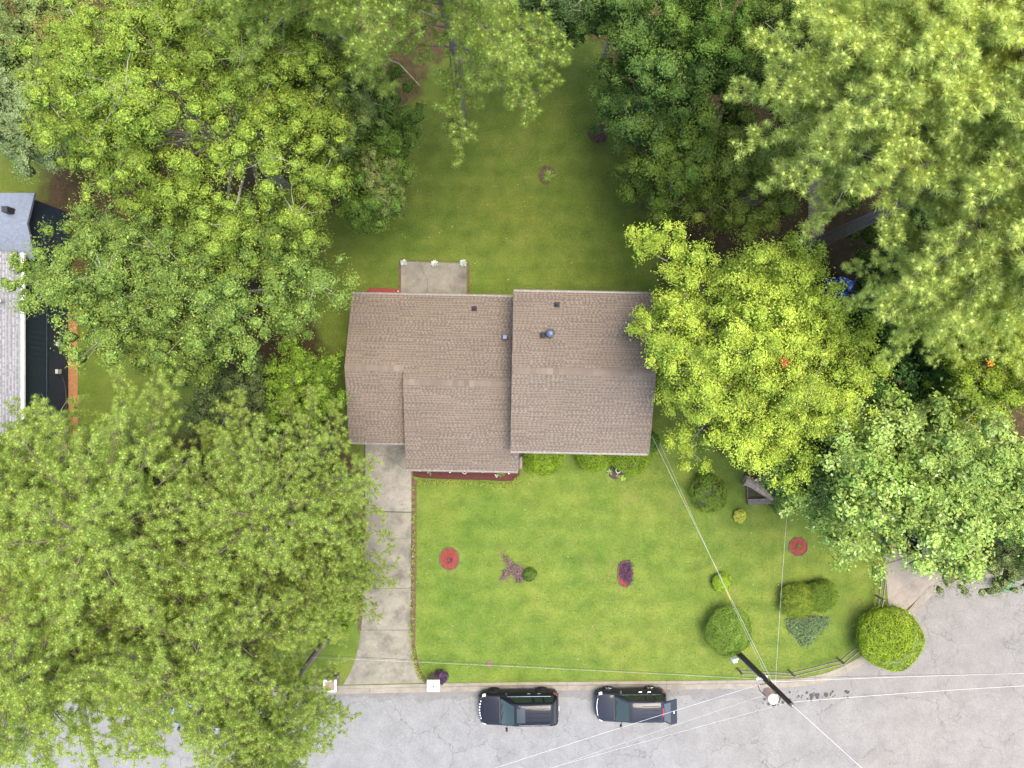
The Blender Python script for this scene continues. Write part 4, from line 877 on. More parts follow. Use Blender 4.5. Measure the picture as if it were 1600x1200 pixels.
shrub(1138, 985, 38, 1.5, 'big domed green bush left of the utility pole foot', (0.091, 0.163, 0.023), (0.163, 0.240, 0.036), 43, n=13000, lump=0.07)
shrub(1128, 910, 15, 0.7, 'small lime dome bush above the big domed bush', (0.150, 0.240, 0.018), (0.215, 0.305, 0.029), 44, n=3500, lump=0.05)
shrub(1247, 938, 30, 1.1, 'olive bush left of the pair beside the grey-green ground cover', (0.098, 0.143, 0.016), (0.169, 0.221, 0.026), 45, ry_px=28, n=8000, lump=0.14)
shrub(1283, 930, 26, 1.1, 'dark olive bush right of the pair above the ground cover', (0.072, 0.124, 0.013), (0.124, 0.182, 0.023), 46, ry_px=27, n=7000, lump=0.12)
shrub(1107, 770, 31, 1.3, 'sparse dark bush under the bright yellow-green tree', (0.072, 0.124, 0.016), (0.143, 0.208, 0.026), 47, ry_px=34, n=7000, lump=0.2, gap=0.22)
shrub(1225, 788, 18, 0.9, 'soft green bush right of the wooden planter', (0.117, 0.195, 0.033), (0.195, 0.273, 0.052), 48, ry_px=20, n=4000)
shrub(1222, 757, 15, 0.8, 'dark fern-like bush above the wooden planter', (0.040, 0.085, 0.018), (0.075, 0.125, 0.028), 49, n=2500, gap=0.1)
shrub(1156, 806, 10, 0.5, 'small yellow bush below the wooden planter', (0.330, 0.360, 0.050), (0.480, 0.480, 0.100), 50, ry_px=12, n=1500, leaf=(0.09, 0.05), lump=0.2)
shrub(828, 898, 11, 0.5, 'small round green bush in the middle of the front lawn', (0.050, 0.095, 0.015), (0.090, 0.140, 0.025), 51, n=2500)
shrub(690, 1058, 11, 0.75, 'purple-leaved shrub beside the white-capped mailbox pillar', (0.055, 0.025, 0.060), (0.095, 0.055, 0.115), 52, ry_px=13, n=2200, leaf=(0.09, 0.035), lump=0.3)
shrub(520, 870, 40, 0.8, 'low green bush at the left edge of the driveway', (0.08, 0.13, 0.016), (0.14, 0.19, 0.028), 53, n=5000)

def ground_patch(name, poly_px, c1, c2, seed, label, cat, n, h=0.12, leaf=(0.07, 0.04), kind=None, z=0.03, base=None):
    rng = np.random.default_rng(seed); poly = wpoly(poly_px); xs = [p[0] for p in poly]; ys = [p[1] for p in poly]; cx, cy = sum(xs) / len(xs), sum(ys) / len(ys)
    x = rng.uniform(min(xs) - .1, max(xs) + .1, n * 3); y = rng.uniform(min(ys) - .1, max(ys) + .1, n * 3); d = pdist(x, y, poly); k = d > rng.normal(0.04, 0.13, n * 3); x, y, d = x[k][:n], y[k][:n], d[k][:n]; m = len(x)
    lum = 0.5 + 0.5 * np.sin(x * 9 + 2 * np.sin(y * 7)) * np.sin(y * 10 + 2 * np.sin(x * 6))
    pos = np.stack([x - cx, y - cy, z + h * (0.3 + 0.7 * lum) * np.clip(0.4 + d * 3, 0, 1) * rng.uniform(0.5, 1, m)], -1); nrm = unit(rng.normal(0, 0.6, (m, 3)) + np.array([0, 0, 0.8]))
    ci = rng.integers(0, 30, m); col = leaf_cols(rng, m, c1, c2, ci, 30, var=0.25); root = empty(name, (cx, cy, 0), 0, label, cat)
    if kind: root['kind'] = kind
    o = link('foliage', leaves_mesh('foliage', pos, nrm, leaf[0], leaf[1], col, rng), root, SHRUBM); o['kind'] = 'stuff'
    if base is not None:
        b = B(); b.prism([(p[0] - cx, p[1] - cy) for p in poly], -0.04, 0.012); fixn(b.build('soil', base, root))
    return root
ground_patch('ground_cover', [(1228, 968), (1262, 962), (1296, 964), (1290, 978), (1276, 992), (1264, 1008), (1252, 1008), (1242, 996), (1230, 982)], (0.080, 0.140, 0.055), (0.150, 0.215, 0.100), 61, 'grey-green ground cover patch below the pair of olive bushes', 'ground cover', 3000, 0.22, (0.09, 0.05), base=SOILB)
ground_patch('heuchera_patch', [(785, 866), (793, 872), (800, 880), (812, 884), (818, 890), (818, 907), (808, 909), (802, 899), (796, 896), (790, 904), (781, 906), (786, 893), (795, 888), (790, 876)], (0.110, 0.070, 0.075), (0.200, 0.150, 0.135), 62, 'straggly brown-purple plant patch beside the small round lawn bush', 'plant', 1300, 0.12, (0.08, 0.05), base=SOILB)

def mulch_bed(poly_px, m, label, seed, chips=500, edging=None, cc_=((0.22, 0.05, 0.035), (0.12, 0.03, 0.025)), rise=0.05):
    rng = np.random.default_rng(seed); pl = [P(a, c) for a, c in poly_px]; c0 = sum(pl, Vector()) / len(pl); root = empty('mulch_bed', (c0.x, c0.y, 0), 0, label, 'flower bed')
    b = B(); n = len(pl); vs = []; fs = []
    for k, (sc, z) in enumerate(((1.0, -0.04), (1.0, 0.015), (0.8, rise), (0.4, rise * 1.4))): vs += [((p.x - c0.x) * sc, (p.y - c0.y) * sc, z) for p in pl]
    for k in range(3): fs += [(k * n + i, k * n + (i + 1) % n, (k + 1) * n + (i + 1) % n, (k + 1) * n + i) for i in range(n)]
    fs.append(tuple(range(3 * n, 4 * n))); b.add(vs, fs); fixn(b.build('mulch', m, root))
    poly = [(p.x - c0.x, p.y - c0.y) for p in pl]; xs = [p[0] for p in poly]; ys = [p[1] for p in poly]
    x = rng.uniform(min(xs), max(xs), chips * 3); y = rng.uniform(min(ys), max(ys), chips * 3); d = pdist(x, y, poly); k = d > 0.01; x, y, d = x[k][:chips], y[k][:chips], d[k][:chips]; q_ = len(x)
    pos = np.stack([x, y, 0.02 + rise * 1.3 * np.clip(d / (d.max() + 1e-6) * 1.2, 0, 1) + rng.uniform(0, 0.02, q_)], -1); nrm = unit(rng.normal(0, 0.35, (q_, 3)) + np.array([0, 0, 1])); col = leaf_cols(rng, q_, cc_[0], cc_[1], rng.integers(0, 20, q_), 20, var=0.3)
    o = link('mulch_chips', leaves_mesh('mulch_chips', pos, nrm, 0.075, 0.025, col, rng, 0.1), root, GRASSM); o['kind'] = 'stuff'
    if edging: eb = B(); eb.tube([(p[0], p[1], 0.035) for p in poly] + [(poly[0][0], poly[0][1], 0.035)], 0.035, 6, cap=False); eb.build('edging', edging, root)
    return root
def circ(cx, cy, rx, ry, n=18, ph=0.0, jit=0.0, seed=0):
    r = random.Random(seed); return [(cx + rx * math.cos(2 * math.pi * i / n + ph) * (1 + r.uniform(-jit, jit)), cy + ry * math.sin(2 * math.pi * i / n + ph) * (1 + r.uniform(-jit, jit))) for i in range(n)]
EDGE = mat('rubber_edging', (0.086, 0.058, 0.047), (0.055, 0.039, 0.035), 6, 0.7)
mulch_bed(circ(702, 873, 15, 17.5, 20, 0, 0.03, 1), MULR, 'oval red mulch bed with a small dark plant nearest the driveway', 71, 700, EDGE)
mulch_bed(circ(976.5, 897, 11.5, 20.5, 20, 0, 0.03, 2), MULR, 'red mulch bed mostly covered by purple foliage right of the lawn centre', 72, 600, EDGE)
mulch_bed(circ(1247, 854, 15, 15, 8, R(22.5)), MULR, 'octagonal red mulch bed on the right of the front lawn', 73, 600, EDGE)
mulch_bed([(567, 462), (577, 450), (600, 450), (626, 452), (626, 480), (567, 480)], MULR, 'red mulch bed between the patio and the rear left eave', 74, 500)
mulch_bed([(645, 715), (812, 715), (812, 742), (804, 751), (790, 752), (760, 750), (700, 749), (660, 747), (645, 744)], MULD, 'long dark red mulch bed below the front eave', 75, 1600, None, ((0.13, 0.035, 0.028), (0.05, 0.018, 0.015)))
DM = ((0.085, 0.055, 0.03), (0.05, 0.032, 0.02)); BEDM = mat('brown_soil', (0.070, 0.046, 0.026), (0.042, 0.030, 0.018), 7, 0.95, bump=0.8)  # plain brown soil of the back-lawn rings
mulch_bed(circ(933, 207, 15, 16, 14, 0, 0.22, 5), BEDM, 'bare soil ring at the upper right of the back lawn', 76, 300, None, DM, 0.03)
mulch_bed(circ(854, 273, 13, 14, 14, 0, 0.22, 6), BEDM, 'bare soil ring in the middle of the back lawn', 77, 300, None, DM, 0.03)
mulch_bed(circ(962, 738, 15, 11, 12, 0, 0.12, 7), mat('damp_mulch', (0.05, 0.04, 0.035), (0.03, 0.025, 0.02), 10, 0.95, bump=0.6), 'dark rounded bed below the widest clipped shrub', 78, 250, None, ((0.07, 0.05, 0.04), (0.04, 0.03, 0.025)))
mulch_bed([(1162, 738), (1180, 733), (1200, 736), (1206, 748), (1190, 760), (1166, 756)], SOILB, 'brown leaf-litter heap behind the driftwood log', 79, 500, None, ((0.17, 0.09, 0.06), (0.08, 0.045, 0.03)), 0.10)

def rosette(px, py, r, h, n, c1, c2, seed, label, name='garden_plant', cat='plant', group=None, wd=0.05, z=0.03, tilt=0.5):
    rng = np.random.default_rng(seed); p = P(px, py, z); root = empty(name, (p.x, p.y, 0), 0, label, cat, group)
    th = rng.uniform(0, 2 * np.pi, n); L = r * rng.uniform(0.6, 1.15, n); w_ = wd * rng.uniform(0.7, 1.3, n); up = h * rng.uniform(0.5, 1.2, n)
    dr = np.stack([np.cos(th), np.sin(th), np.zeros(n)], -1); sd_ = np.stack([-np.sin(th), np.cos(th), np.zeros(n)], -1); b0 = dr * 0.02 + np.array([0, 0, z]); mid = b0 + dr * (L * 0.5)[:, None] + np.array([0, 0, 1]) * up[:, None]; tip = b0 + dr * L[:, None] + np.array([0, 0, 1]) * (up * 0.6)[:, None]
    V = np.stack([b0, mid + sd_ * w_[:, None] * 0.5, tip, mid - sd_ * w_[:, None] * 0.5], 1).reshape(-1, 3)
    col = leaf_cols(rng, n, c1, c2, np.arange(n), n, var=0.2); o = link('leaves', npmesh('leaves', V, [np.arange(4 * n).reshape(-1, 4)], False, np.repeat(col, 4, 0)), root, SHRUBM); o['kind'] = 'stuff'
    b = B(); b.lathe([(0.03, 0.0), (0.025, z + h * 0.3), (0.01, z + h * 0.5)], 6); b.build('stem', TWIG, root); return root
rosette(702, 875, 0.26, 0.10, 34, (0.045, 0.025, 0.045), (0.09, 0.05, 0.08), 81, 'small dark purple plant in the oval red mulch bed')
ground_patch('purple_plant', [(968, 882), (974, 877), (984, 877), (988, 884), (987, 908), (983, 914), (976, 908), (967, 900)], (0.055, 0.030, 0.060), (0.105, 0.065, 0.115), 82, 'dense purple-leaved plant in the bed right of the lawn centre', 'plant', 1200, 0.22, (0.08, 0.04))
rosette(1248, 854, 0.20, 0.12, 26, (0.07, 0.11, 0.03), (0.12, 0.16, 0.05), 83, 'small green plant in the octagonal mulch bed')
rosette(930, 203, 0.42, 0.22, 70, (0.05, 0.10, 0.02), (0.10, 0.16, 0.03), 84, 'leafy green plant in the upper right back lawn ring'); rosette(936, 214, 0.40, 0.16, 60, (0.07, 0.035, 0.03), (0.12, 0.07, 0.05), 85, 'reddish-brown plant in the upper right back lawn ring')
rosette(858, 276, 0.44, 0.18, 80, (0.07, 0.12, 0.02), (0.14, 0.20, 0.03), 86, 'low green plant in the soil ring mid back lawn')
for i, (px, lab) in enumerate(((631, 'silvery plant at the left corner of the patio'), (679, 'silvery plant at the middle of the patio edge'), (724, 'silvery plant at the right corner of the patio'))):
    rosette(px, 411 + (i % 2), 0.22, 0.20, 46, (0.26, 0.29, 0.27), (0.40, 0.43, 0.40), 90 + i, lab, 'silver_plant', wd=0.10, z=0.08)
rosette(672, 738, 0.20, 0.12, 16, (0.10, 0.17, 0.09), (0.18, 0.25, 0.14), 95, 'pale leafy plant at the left of the front mulch bed'); rosette(783, 740, 0.26, 0.14, 26, (0.07, 0.13, 0.02), (0.13, 0.20, 0.03), 96, 'bright green plant at the right of the front mulch bed'); rosette(776, 743, 0.12, 0.10, 14, (0.35, 0.34, 0.33), (0.5, 0.48, 0.46), 97, 'tiny pale flower plant at the right of the front mulch bed')
rosette(952, 738, 0.22, 0.12, 30, (0.14, 0.21, 0.06), (0.22, 0.29, 0.10), 98, 'pale green plant left of the ringed pot'); rosette(974, 747, 0.20, 0.12, 30, (0.16, 0.25, 0.03), (0.24, 0.33, 0.05), 99, 'lime plant at the lower right of the ringed pot'); rosette(966, 743, 0.16, 0.10, 24, (0.15, 0.18, 0.05), (0.25, 0.26, 0.08), 100, 'yellowish plant just below the ringed pot')
rosette(1222, 807, 0.16, 0.08, 20, (0.34, 0.34, 0.05), (0.45, 0.44, 0.10), 101, 'yellow sprig below the soft green planter bush')
rosette(1267, 824, 0.13, 0.06, 18, (0.12, 0.06, 0.05), (0.16, 0.08, 0.06), 102, 'tiny reddish plant above the octagonal bed')
for px, py, lab in ((656, 736, 'leftmost white pebble in the front mulch bed'), (703, 738, 'second white pebble in the front mulch bed'), (754, 738, 'white pebble right of the pot in the front mulch bed'), (795, 740, 'rightmost white pebble in the front mulch bed'), (622, 455, 'white pebble in the red mulch bed by the patio')):
    p = P(px, py, 0.08); b = B(); b.lathe([(0.02, 0.0), (0.05, 0.02), (0.045, 0.05), (0.01, 0.065)], 8, (0, 0, 0)); o = b.build('pebble', WHITE, smooth=True); o.location = (p.x, p.y, 0.05); o.scale = (1, 0.7, 1); tag(o, lab, 'stone', 'white pebbles')

# liriope border tufts
def tuft_mesh(seed):
    rng = np.random.default_rng(seed); n = 34; th = rng.uniform(0, 6.28, n); L = rng.uniform(0.10, 0.22, n); up = rng.uniform(0.08, 0.20, n); dr = np.stack([np.cos(th), np.sin(th), np.zeros(n)], -1); sd_ = np.stack([-np.sin(th), np.cos(th), np.zeros(n)], -1)
    b0 = dr * 0.02; mid = dr * (L * 0.55)[:, None] + np.array([0, 0, 1]) * up[:, None]; tip = dr * L[:, None] + np.array([0, 0, 1]) * (up * 0.6)[:, None]; V = np.stack([b0 + sd_ * 0.008, mid + sd_ * 0.012, tip, mid - sd_ * 0.012], 1).reshape(-1, 3)
    c = np.where(rng.random((n, 1)) < 0.45, np.array([[0.27, 0.29, 0.07]]), np.array([[0.12, 0.17, 0.03]])) * rng.uniform(0.7, 1.3, (n, 1))
    me = npmesh('liriope_tuft', V, [np.arange(4 * n).reshape(-1, 4)], False, np.repeat(c, 4, 0)); me.materials.append(SHRUBM); return me
TM = [tuft_mesh(i) for i in range(4)]; rr = random.Random(9)
def tufts(path_px, step, lab, grp, jit=0.06):
    pts = spline([P(a, c) for a, c in path_px], 12); acc = 0.0
    for i in range(1, len(pts)):
        acc += (pts[i] - pts[i - 1]).length
        if acc >= step:
            acc = 0.0; o = link('liriope_tuft', rr.choice(TM)); o.location = (pts[i].x + rr.uniform(-jit, jit), pts[i].y + rr.uniform(-jit, jit), 0.0); o.rotation_euler = (0, 0, rr.uniform(0, 6.28)); k = rr.uniform(0.75, 1.2); o.scale = (k, k, k); tag(o, lab, 'plant', grp)
tufts([(650, 753), (680, 754), (720, 753), (760, 757), (790, 759), (802, 755), (812, 744)], 0.15, 'variegated grass tuft edging the front mulch bed', 'grass tufts along the front bed', 0.07)
tufts([(646, 752), (647, 800), (646, 860), (645, 930), (644, 1000)], 0.34, 'variegated grass tuft along the right edge of the driveway', 'grass tufts along the driveway', 0.05)
tufts([(644, 1010), (649, 1035), (656, 1055), (663, 1064)], 0.16, 'pale grass tuft on the driveway flare near the mailbox', 'grass tufts on the driveway flare', 0.05)

# pots
def ring_pot(px, py, r, lab):
    p = P(px, py, 0.35); root = empty('planter_pot', (p.x, p.y, 0), 0, lab, 'planter'); b = B(); b.lathe([(r * 0.7, 0.0), (r * 0.95, 0.30), (r * 1.12, 0.34), (r * 1.12, 0.40), (r * 0.86, 0.40), (r * 0.84, 0.30)], 20); b.build('pot', mat('pale_pot', (0.36, 0.40, 0.33), (0.28, 0.31, 0.26), 5, 0.7), root, smooth=False)
    b = B(); b.lathe([(r * 0.83, 0.0), (r * 0.83, 0.31), (0.01, 0.33)], 16); b.build('soil', mat('potting_soil', (0.03, 0.045, 0.02), (0.02, 0.02, 0.012), 20, 1.0), root); return root
ring_pot(726, 737, 0.13, 'pale round pot in the front mulch bed'); ring_pot(966, 735, 0.15, 'white-rimmed round pot below the widest clipped shrub')
# water meter lid
p = P(765, 1037); b = B(); b.lathe([(0.20, -0.02), (0.20, 0.02), (0.17, 0.028), (0.01, 0.028)], 16); o = b.build('meter_lid', mat('rusty_iron', (0.13, 0.075, 0.055), (0.08, 0.05, 0.04), 12, 0.9)); o.location = (p.x, p.y, 0); o.scale = (0.75, 1.2, 1); tag(o, 'rusty oval meter lid in the lawn above the left black car', 'meter cover')

# driftwood log and timber planter
pl_ = P(1186, 768); root = empty('wooden_planter', (pl_.x, pl_.y, 0), R(2), 'dark timber planter box below the driftwood log', 'planter')
for k in range(3): b = B(); b.box((0, -0.66 + 0.115 * k, 0.30 + 0.012 * k), (1.62, 0.105, 0.05)); b.build('plank', WOODG, root)
b = B(); b.box((0, -0.70, 0.14), (1.58, 0.05, 0.28)); b.build('front_board', WOODG, root)
for sx_ in (-0.80, 0.80): b = B(); b.box((sx_, -0.10, 0.14), (0.05, 1.0, 0.28)); b.build('side_board', WOODG, root)
b = B(); b.box((0, -0.05, 0.09), (1.5, 0.9, 0.16)); b.build('soil', mat('leafy_soil', (0.06, 0.05, 0.02), (0.03, 0.03, 0.015), 14, 1.0, bump=1.0), root)
a_, c_ = P(1163, 750, 0.3), P(1210, 778, 0.3); root = empty('driftwood_log', (a_.x, a_.y, 0), 0, 'bleached hollow driftwood log lying above the timber planter', 'log'); rng = np.random.default_rng(5); pts = []; rad_ = []
d_ = c_ - a_
for i in range(9): t = i / 8; pts.append((d_.x * t, d_.y * t + 0.10 * math.sin(t * 5), 0.30 - 0.06 * t)); rad_.append((0.36 - 0.20 * t) * (1 + rng.normal(0, 0.08)))
b = B(); b.tube(pts, rad_, 9); LOGM = mat('bleached_wood', (0.30, 0.225, 0.155), (0.15, 0.11, 0.075), 6, 0.9, bump=0.8, bscale=14); b.build('log', LOGM, root)
b = B(); b.tube([pts[2], (pts[2][0] + 0.5, pts[2][1] + 0.30, 0.42), (pts[2][0] + 1.0, pts[2][1] + 0.12, 0.40)], [0.16, 0.11, 0.04], 6); b.tube([pts[7], (pts[7][0] + 0.25, pts[7][1] - 0.08, 0.35), (pts[7][0] + 0.42, pts[7][1] - 0.14, 0.22)], [0.10, 0.06, 0.02], 5); b.build('branch_stub', LOGM, root)
p = P(1203, 754, 0.4); b = B(); b.box((0, 0, 0.42), (0.34, 0.22, 0.06)); b.box((0, 0, 0.2), (0.10, 0.08, 0.4)); o = b.build('birdhouse_stand', mat('grey_board', (0.32, 0.31, 0.31), (0.24, 0.23, 0.23), 6, 0.8)); o.location = (p.x, p.y, 0); o.rotation_euler = (0, 0, 0.6); tag(o, 'small grey board on a post beside the driftwood log', 'stand')

# blue tarp heap
rng = np.random.default_rng(8); p = P(1318, 452, 0.6); n = 22; V = []
for j in range(n):
    for i in range(n):
        u, v = i / (n - 1) * 2 - 1, j / (n - 1) * 2 - 1; hh = 0.95 * math.exp(-((u + 0.1) ** 2 * 2.2 + (v - 0.15) ** 2 * 2.2)) + 0.10 * math.sin(u * 7 + v * 3) * math.cos(v * 6 - u * 2) + 0.07 * math.sin(u * 13 - v * 4)
        V.append((u * 0.95 * (1 - 0.12 * math.sin(v * 4)), v * 0.75 * (1 + 0.14 * math.sin(u * 5 + 1)) - (0.25 * u if u > 0 else 0) * 0.2, max(0.02, hh)))
F = [(j * n + i, j * n + i + 1, (j + 1) * n + i + 1, (j + 1) * n + i) for j in range(n - 1) for i in range(n - 1)]
me = npmesh('tarp', V, [np.array(F)], True); o = link('tarp', me, None, TARP); o.location = (p.x, p.y, 0.02); tag(o, 'crumpled blue tarp heap among the trees at the right', 'tarp')

# ================================================================== STREET FURNITURE
def mailbox(px, py, lab, full=True):
    p = P(px, py, 1.25); root = empty('mailbox_pillar', (p.x, p.y, 0), 0, lab, 'mailbox')
    b = B(); b.box((0, 0, 0.56), (0.60, 0.56, 1.16)); col_ = b.build('pillar', BRICK, root)
    if full:
        b = B(); b.box((0, 0, 1.19), (0.74, 0.68, 0.10)); b.box((0, 0, 1.25), (0.66, 0.60, 0.03)); b.build('cap', WHITE, root)
        b = B(); b.add([(-0.035, -0.10, 1.27), (0.045, -0.10, 1.27), (0.055, 0.0, 1.27), (0.02, 0.05, 1.27), (0.03, 0.10, 1.27), (-0.01, 0.06, 1.27), (-0.05, 0.0, 1.27)], [(0, 1, 2, 3, 4, 5, 6)]); b.build('cap_mark', BLACKM, root)
    else:
        b = B()
        for dx in (-0.34, 0.34): b.box((dx, 0, 1.19), (0.09, 0.72, 0.12))
        for dy in (-0.315, 0.315): b.box((0, dy, 1.188), (0.59, 0.09, 0.115))
        b.build('rim', WHITE, root); b = B(); b.box((0, 0, 1.15), (0.58, 0.53, 0.02)); b.build('pillar_top', mat('mortar', (0.26, 0.20, 0.15), (0.17, 0.13, 0.10), 10, 0.95), root)
    b = B(); b.box((0, -0.30, 0.85), (0.22, 0.06, 0.24)); b.build('mail_door', BLACKM, root)
mailbox(677, 1072, 'white-capped brick mailbox pillar right of the driveway'); mailbox(515, 1072, 'white-rimmed open-topped mailbox pillar left of the driveway', False)

# two-rail fence at the corner
posts = [(1152, 1044), (1232, 1047), (1308, 1028), (1345, 998), (1364, 962), (1368, 930), (1373, 889)]
fr = empty('rail_fence', tuple(P(*posts[0])), 0, 'low brown two-rail fence curving round the lawn corner', 'fence'); o0 = P(*posts[0])
pw = [P(*q_) - o0 for q_ in posts]
for q_ in pw: b = B(); b.box((q_.x, q_.y, 0.48), (0.09, 0.09, 0.96)); b.box((q_.x, q_.y, 0.985), (0.12, 0.12, 0.05), taper=0.6); b.build('post', RAILM, fr)
for a_, c_ in zip(pw[:-1], pw[1:]):
    d_ = c_ - a_; ang = math.atan2(d_.y, d_.x); mid = (a_ + c_) / 2
    for z in (0.42, 0.86): b = B(); b.box((mid.x, mid.y, z), (d_.length - 0.11, 0.040, 0.09), rz=ang); b.build('rail', RAILM, fr)

# utility pole
PB, PT = Vector((13.80, -16.45, 0)), Vector((13.94, -15.98, 8.0))
pole = empty('utility_pole', tuple(PB), 0, 'dark wooden utility pole with transformer at the lawn corner', 'utility pole'); up_ = PT - PB
def onpole(z): return up_ * (z / 8.0)
POLEM = mat('creosote_wood', (0.070, 0.045, 0.032), (0.028, 0.020, 0.016), 10, 0.85, bump=0.5)
b = B(); b.tube([(0, 0, -0.3), tuple(onpole(4)), tuple(onpole(8.0))], [0.165, 0.145, 0.12], 12); b.build('pole', POLEM, pole, smooth=False)
b = B(); b.tube([tuple(onpole(0.1) + Vector((-0.17, -0.06, 0))), tuple(onpole(4.3) + Vector((-0.15, -0.05, 0)))], 0.035, 8); b.build('conduit', GALV, pole)
b = B(); b.box((-0.40, -0.16, 0.9), (0.34, 0.26, 0.34), rz=0.3, taper=0.75); b.build('white_box', WHITE, pole)
b = B(); b.box((-0.24, -0.10, 0.9), (0.16, 0.06, 0.06)); b.build('box_bracket', GALV, pole)
TRM = mat('rusted_can', (0.55, 0.28, 0.19), (0.42, 0.34, 0.31), 4, 0.6)
tc = onpole(6.4) + Vector((-0.40, -0.22, 0)); b = B(); b.lathe([(0.24, -0.55), (0.26, -0.50), (0.26, 0.22), (0.28, 0.24), (0.28, 0.30), (0.20, 0.36), (0.02, 0.38)], 18, tuple(tc)); tro = b.build('transformer', TRM, pole, smooth=False)
for dx, dy in ((-0.10, 0.06), (0.10, -0.04)): b = B(); b.lathe([(0.04, 0.33), (0.055, 0.40), (0.035, 0.43), (0.055, 0.46), (0.03, 0.50), (0.015, 0.58)], 10, (tc.x + dx, tc.y + dy, tc.z)); b.build('bushing', mat('porcelain', (0.62, 0.56, 0.52), (0.5, 0.45, 0.42), 5, 0.3), tro)
b = B(); b.box(tuple(onpole(6.3) + Vector((-0.18, -0.10, 0))), (0.16, 0.10, 0.5), rz=0.5); b.build('transformer_bracket', GALV, pole)
b = B(); b.tube([tuple(tc + Vector((-0.26, 0.0, -0.1))), tuple(tc + Vector((-0.42, 0.1, -0.5))), tuple(tc + Vector((-0.35, 0.2, -0.9))), tuple(onpole(5.2) + Vector((-0.16, 0, 0)))], 0.018, 6); b.build('drop_cable', WIRED, pole)
for z, dx, dy in ((4.4, -0.30, 0.0), (4.3, 0.18, 0.05), (5.1, -0.55, -0.10), (4.6, -0.45, 0.02)):
    c_ = onpole(z) + Vector((dx, dy, 0)); b = B(); b.tube([tuple(onpole(z)), tuple(c_)], 0.02, 6); b.lathe([(0.03, -0.06), (0.06, -0.03), (0.045, 0.0), (0.06, 0.03), (0.02, 0.07)], 10, tuple(c_)); b.build('insulator', WHITE, pole)
b = B(); b.lathe([(0.03, 0.0), (0.05, 0.03), (0.035, 0.06), (0.05, 0.09), (0.01, 0.13)], 10, tuple(onpole(8.0))); b.build('top_pin', GALV, pole)
b = B(); b.box(tuple(onpole(7.2) + Vector((0.1, -0.1, 0))), (0.10, 0.12, 0.08)); b.build('bolt_plate', GALV, pole)

def wire(a_, c_, sag, r, m, lab, extra=None):
    a_, c_ = Vector(a_), Vector(c_); pts = []
    for i in range(25):
        t = i / 24; p_ = a_.lerp(c_, t); p_.z -= 4 * sag * t * (1 - t); pts.append(tuple(p_ - a_))
    r *= 0.5; b = B(); b.tube(pts, r, 5); o = b.build('overhead_wire', m); o.location = a_; tag(o, lab, 'wire')
    if extra: b = B(); i0, i1 = extra; b.tube(pts[i0:i1], r * 1.9, 6); b.build('guard_sleeve', YELM, o)
    return o
def pp(z): return PB + onpole(z)
wire(pp(4.4) + Vector((-0.3, 0, 0)), P(-300, 990, 5.0), 0.3, 0.016, WIRED, 'black cable running left from the pole above the front lawn')
wire(pp(4.6) + Vector((-0.45, 0.02, 0)), P(-300, 998, 5.2), 0.35, 0.010, WIREM, 'thin pale wire running left beside the black cable')
wire(pp(4.5), P(2000, 1050, 4.8), 0.25, 0.018, WIRED, 'black cable running right from the pole above the road')
wire(pp(5.0), P(2000, 1046, 5.3), 0.3, 0.013, WIREM, 'pale wire running right just below the black cable')
wire(pp(7.7), P(2000, 1056, 8.2), 0.4, 0.012, WIREM, 'thin high wire running right over the road')
wire(pp(5.1) + Vector((-0.55, -0.1, 0)), P(300, 1358, 5.4), 0.25, 0.018, WIREM, 'thick white wire crossing above the right black car')
wire(pp(7.7), P(300, 1370, 8.0), 0.35, 0.011, WIREM, 'thin high wire falling left from the pole top over the road')
wire(pp(6.2), P(300, 1405, 6.6), 0.3, 0.009, WIREM, 'thinnest wire between the two white road wires')
wire(pp(7.9), P(1500, 1340, 8.0), 0.2, 0.018, WIREM, 'bright wire leaving the pole top towards the bottom right')
wire(pp(5.6) + Vector((0.1, 0, 0)), P(1019, 682, 4.2), 0.15, 0.014, WIREM, 'service wire from the pole to the right corner of the brown roof')
wire(pp(5.3), P(1031, 692, 4.0), 0.45, 0.010, WIREM, 'slack service wire with a yellow sleeve running to the house corner', (8, 10))
wire(pp(5.7) + Vector((0.1, 0, 0)), P(1252, 560, 5.2), 0.25, 0.012, WIREM, 'wire running straight up from the pole into the right-hand trees')

# ================================================================== VEHICLES
PAINT = N('black_car_paint').set(base=(0.006, 0.0065, 0.010), rough=0.55, metal=0.0, spec=0.05, coat=0.40).m
PAINT.node_tree.nodes['Principled BSDF'].inputs['Coat Roughness'].default_value = 0.02
PAINT2 = N('charcoal_car_paint').set(base=(0.012, 0.013, 0.018), rough=0.55, spec=0.05, coat=0.45).m
PAINT2.node_tree.nodes['Principled BSDF'].inputs['Coat Roughness'].default_value = 0.02
PAINTB = N('pale_blue_car_paint').set(base=(0.17, 0.22, 0.27), rough=0.3, spec=0.5, coat=1.0).m
TYRE = mat('tyre_rubber', (0.018, 0.018, 0.018), (0.012, 0.012, 0.012), 10, 0.9)
RIMD = mat('dark_rim', (0.03, 0.03, 0.032), (0.02, 0.02, 0.022), 5, 0.35, metal=0.6); RIMS = mat('silver_rim', (0.55, 0.55, 0.54), (0.45, 0.45, 0.45), 5, 0.3, metal=0.5)
LAMPW = N('headlight_glass').set(base=(0.7, 0.7, 0.7), rough=0.08, spec=0.6).m; LAMPR = N('tail_light').set(base=(0.30, 0.012, 0.012), rough=0.1, spec=0.6).m
CHROME = N('chrome').set(base=(0.75, 0.75, 0.75), rough=0.12, metal=0.9).m
SEATM = mat('beige_seat', (0.30, 0.30, 0.20), (0.22, 0.22, 0.15), 5, 0.8)
TINT = N('tinted_glass').set(base=(0.010, 0.014, 0.013), rough=0.03, spec=0.7).m
WSH = N('windscreen_glass').set(base=(0.016, 0.026, 0.020), rough=0.03, spec=0.5).m

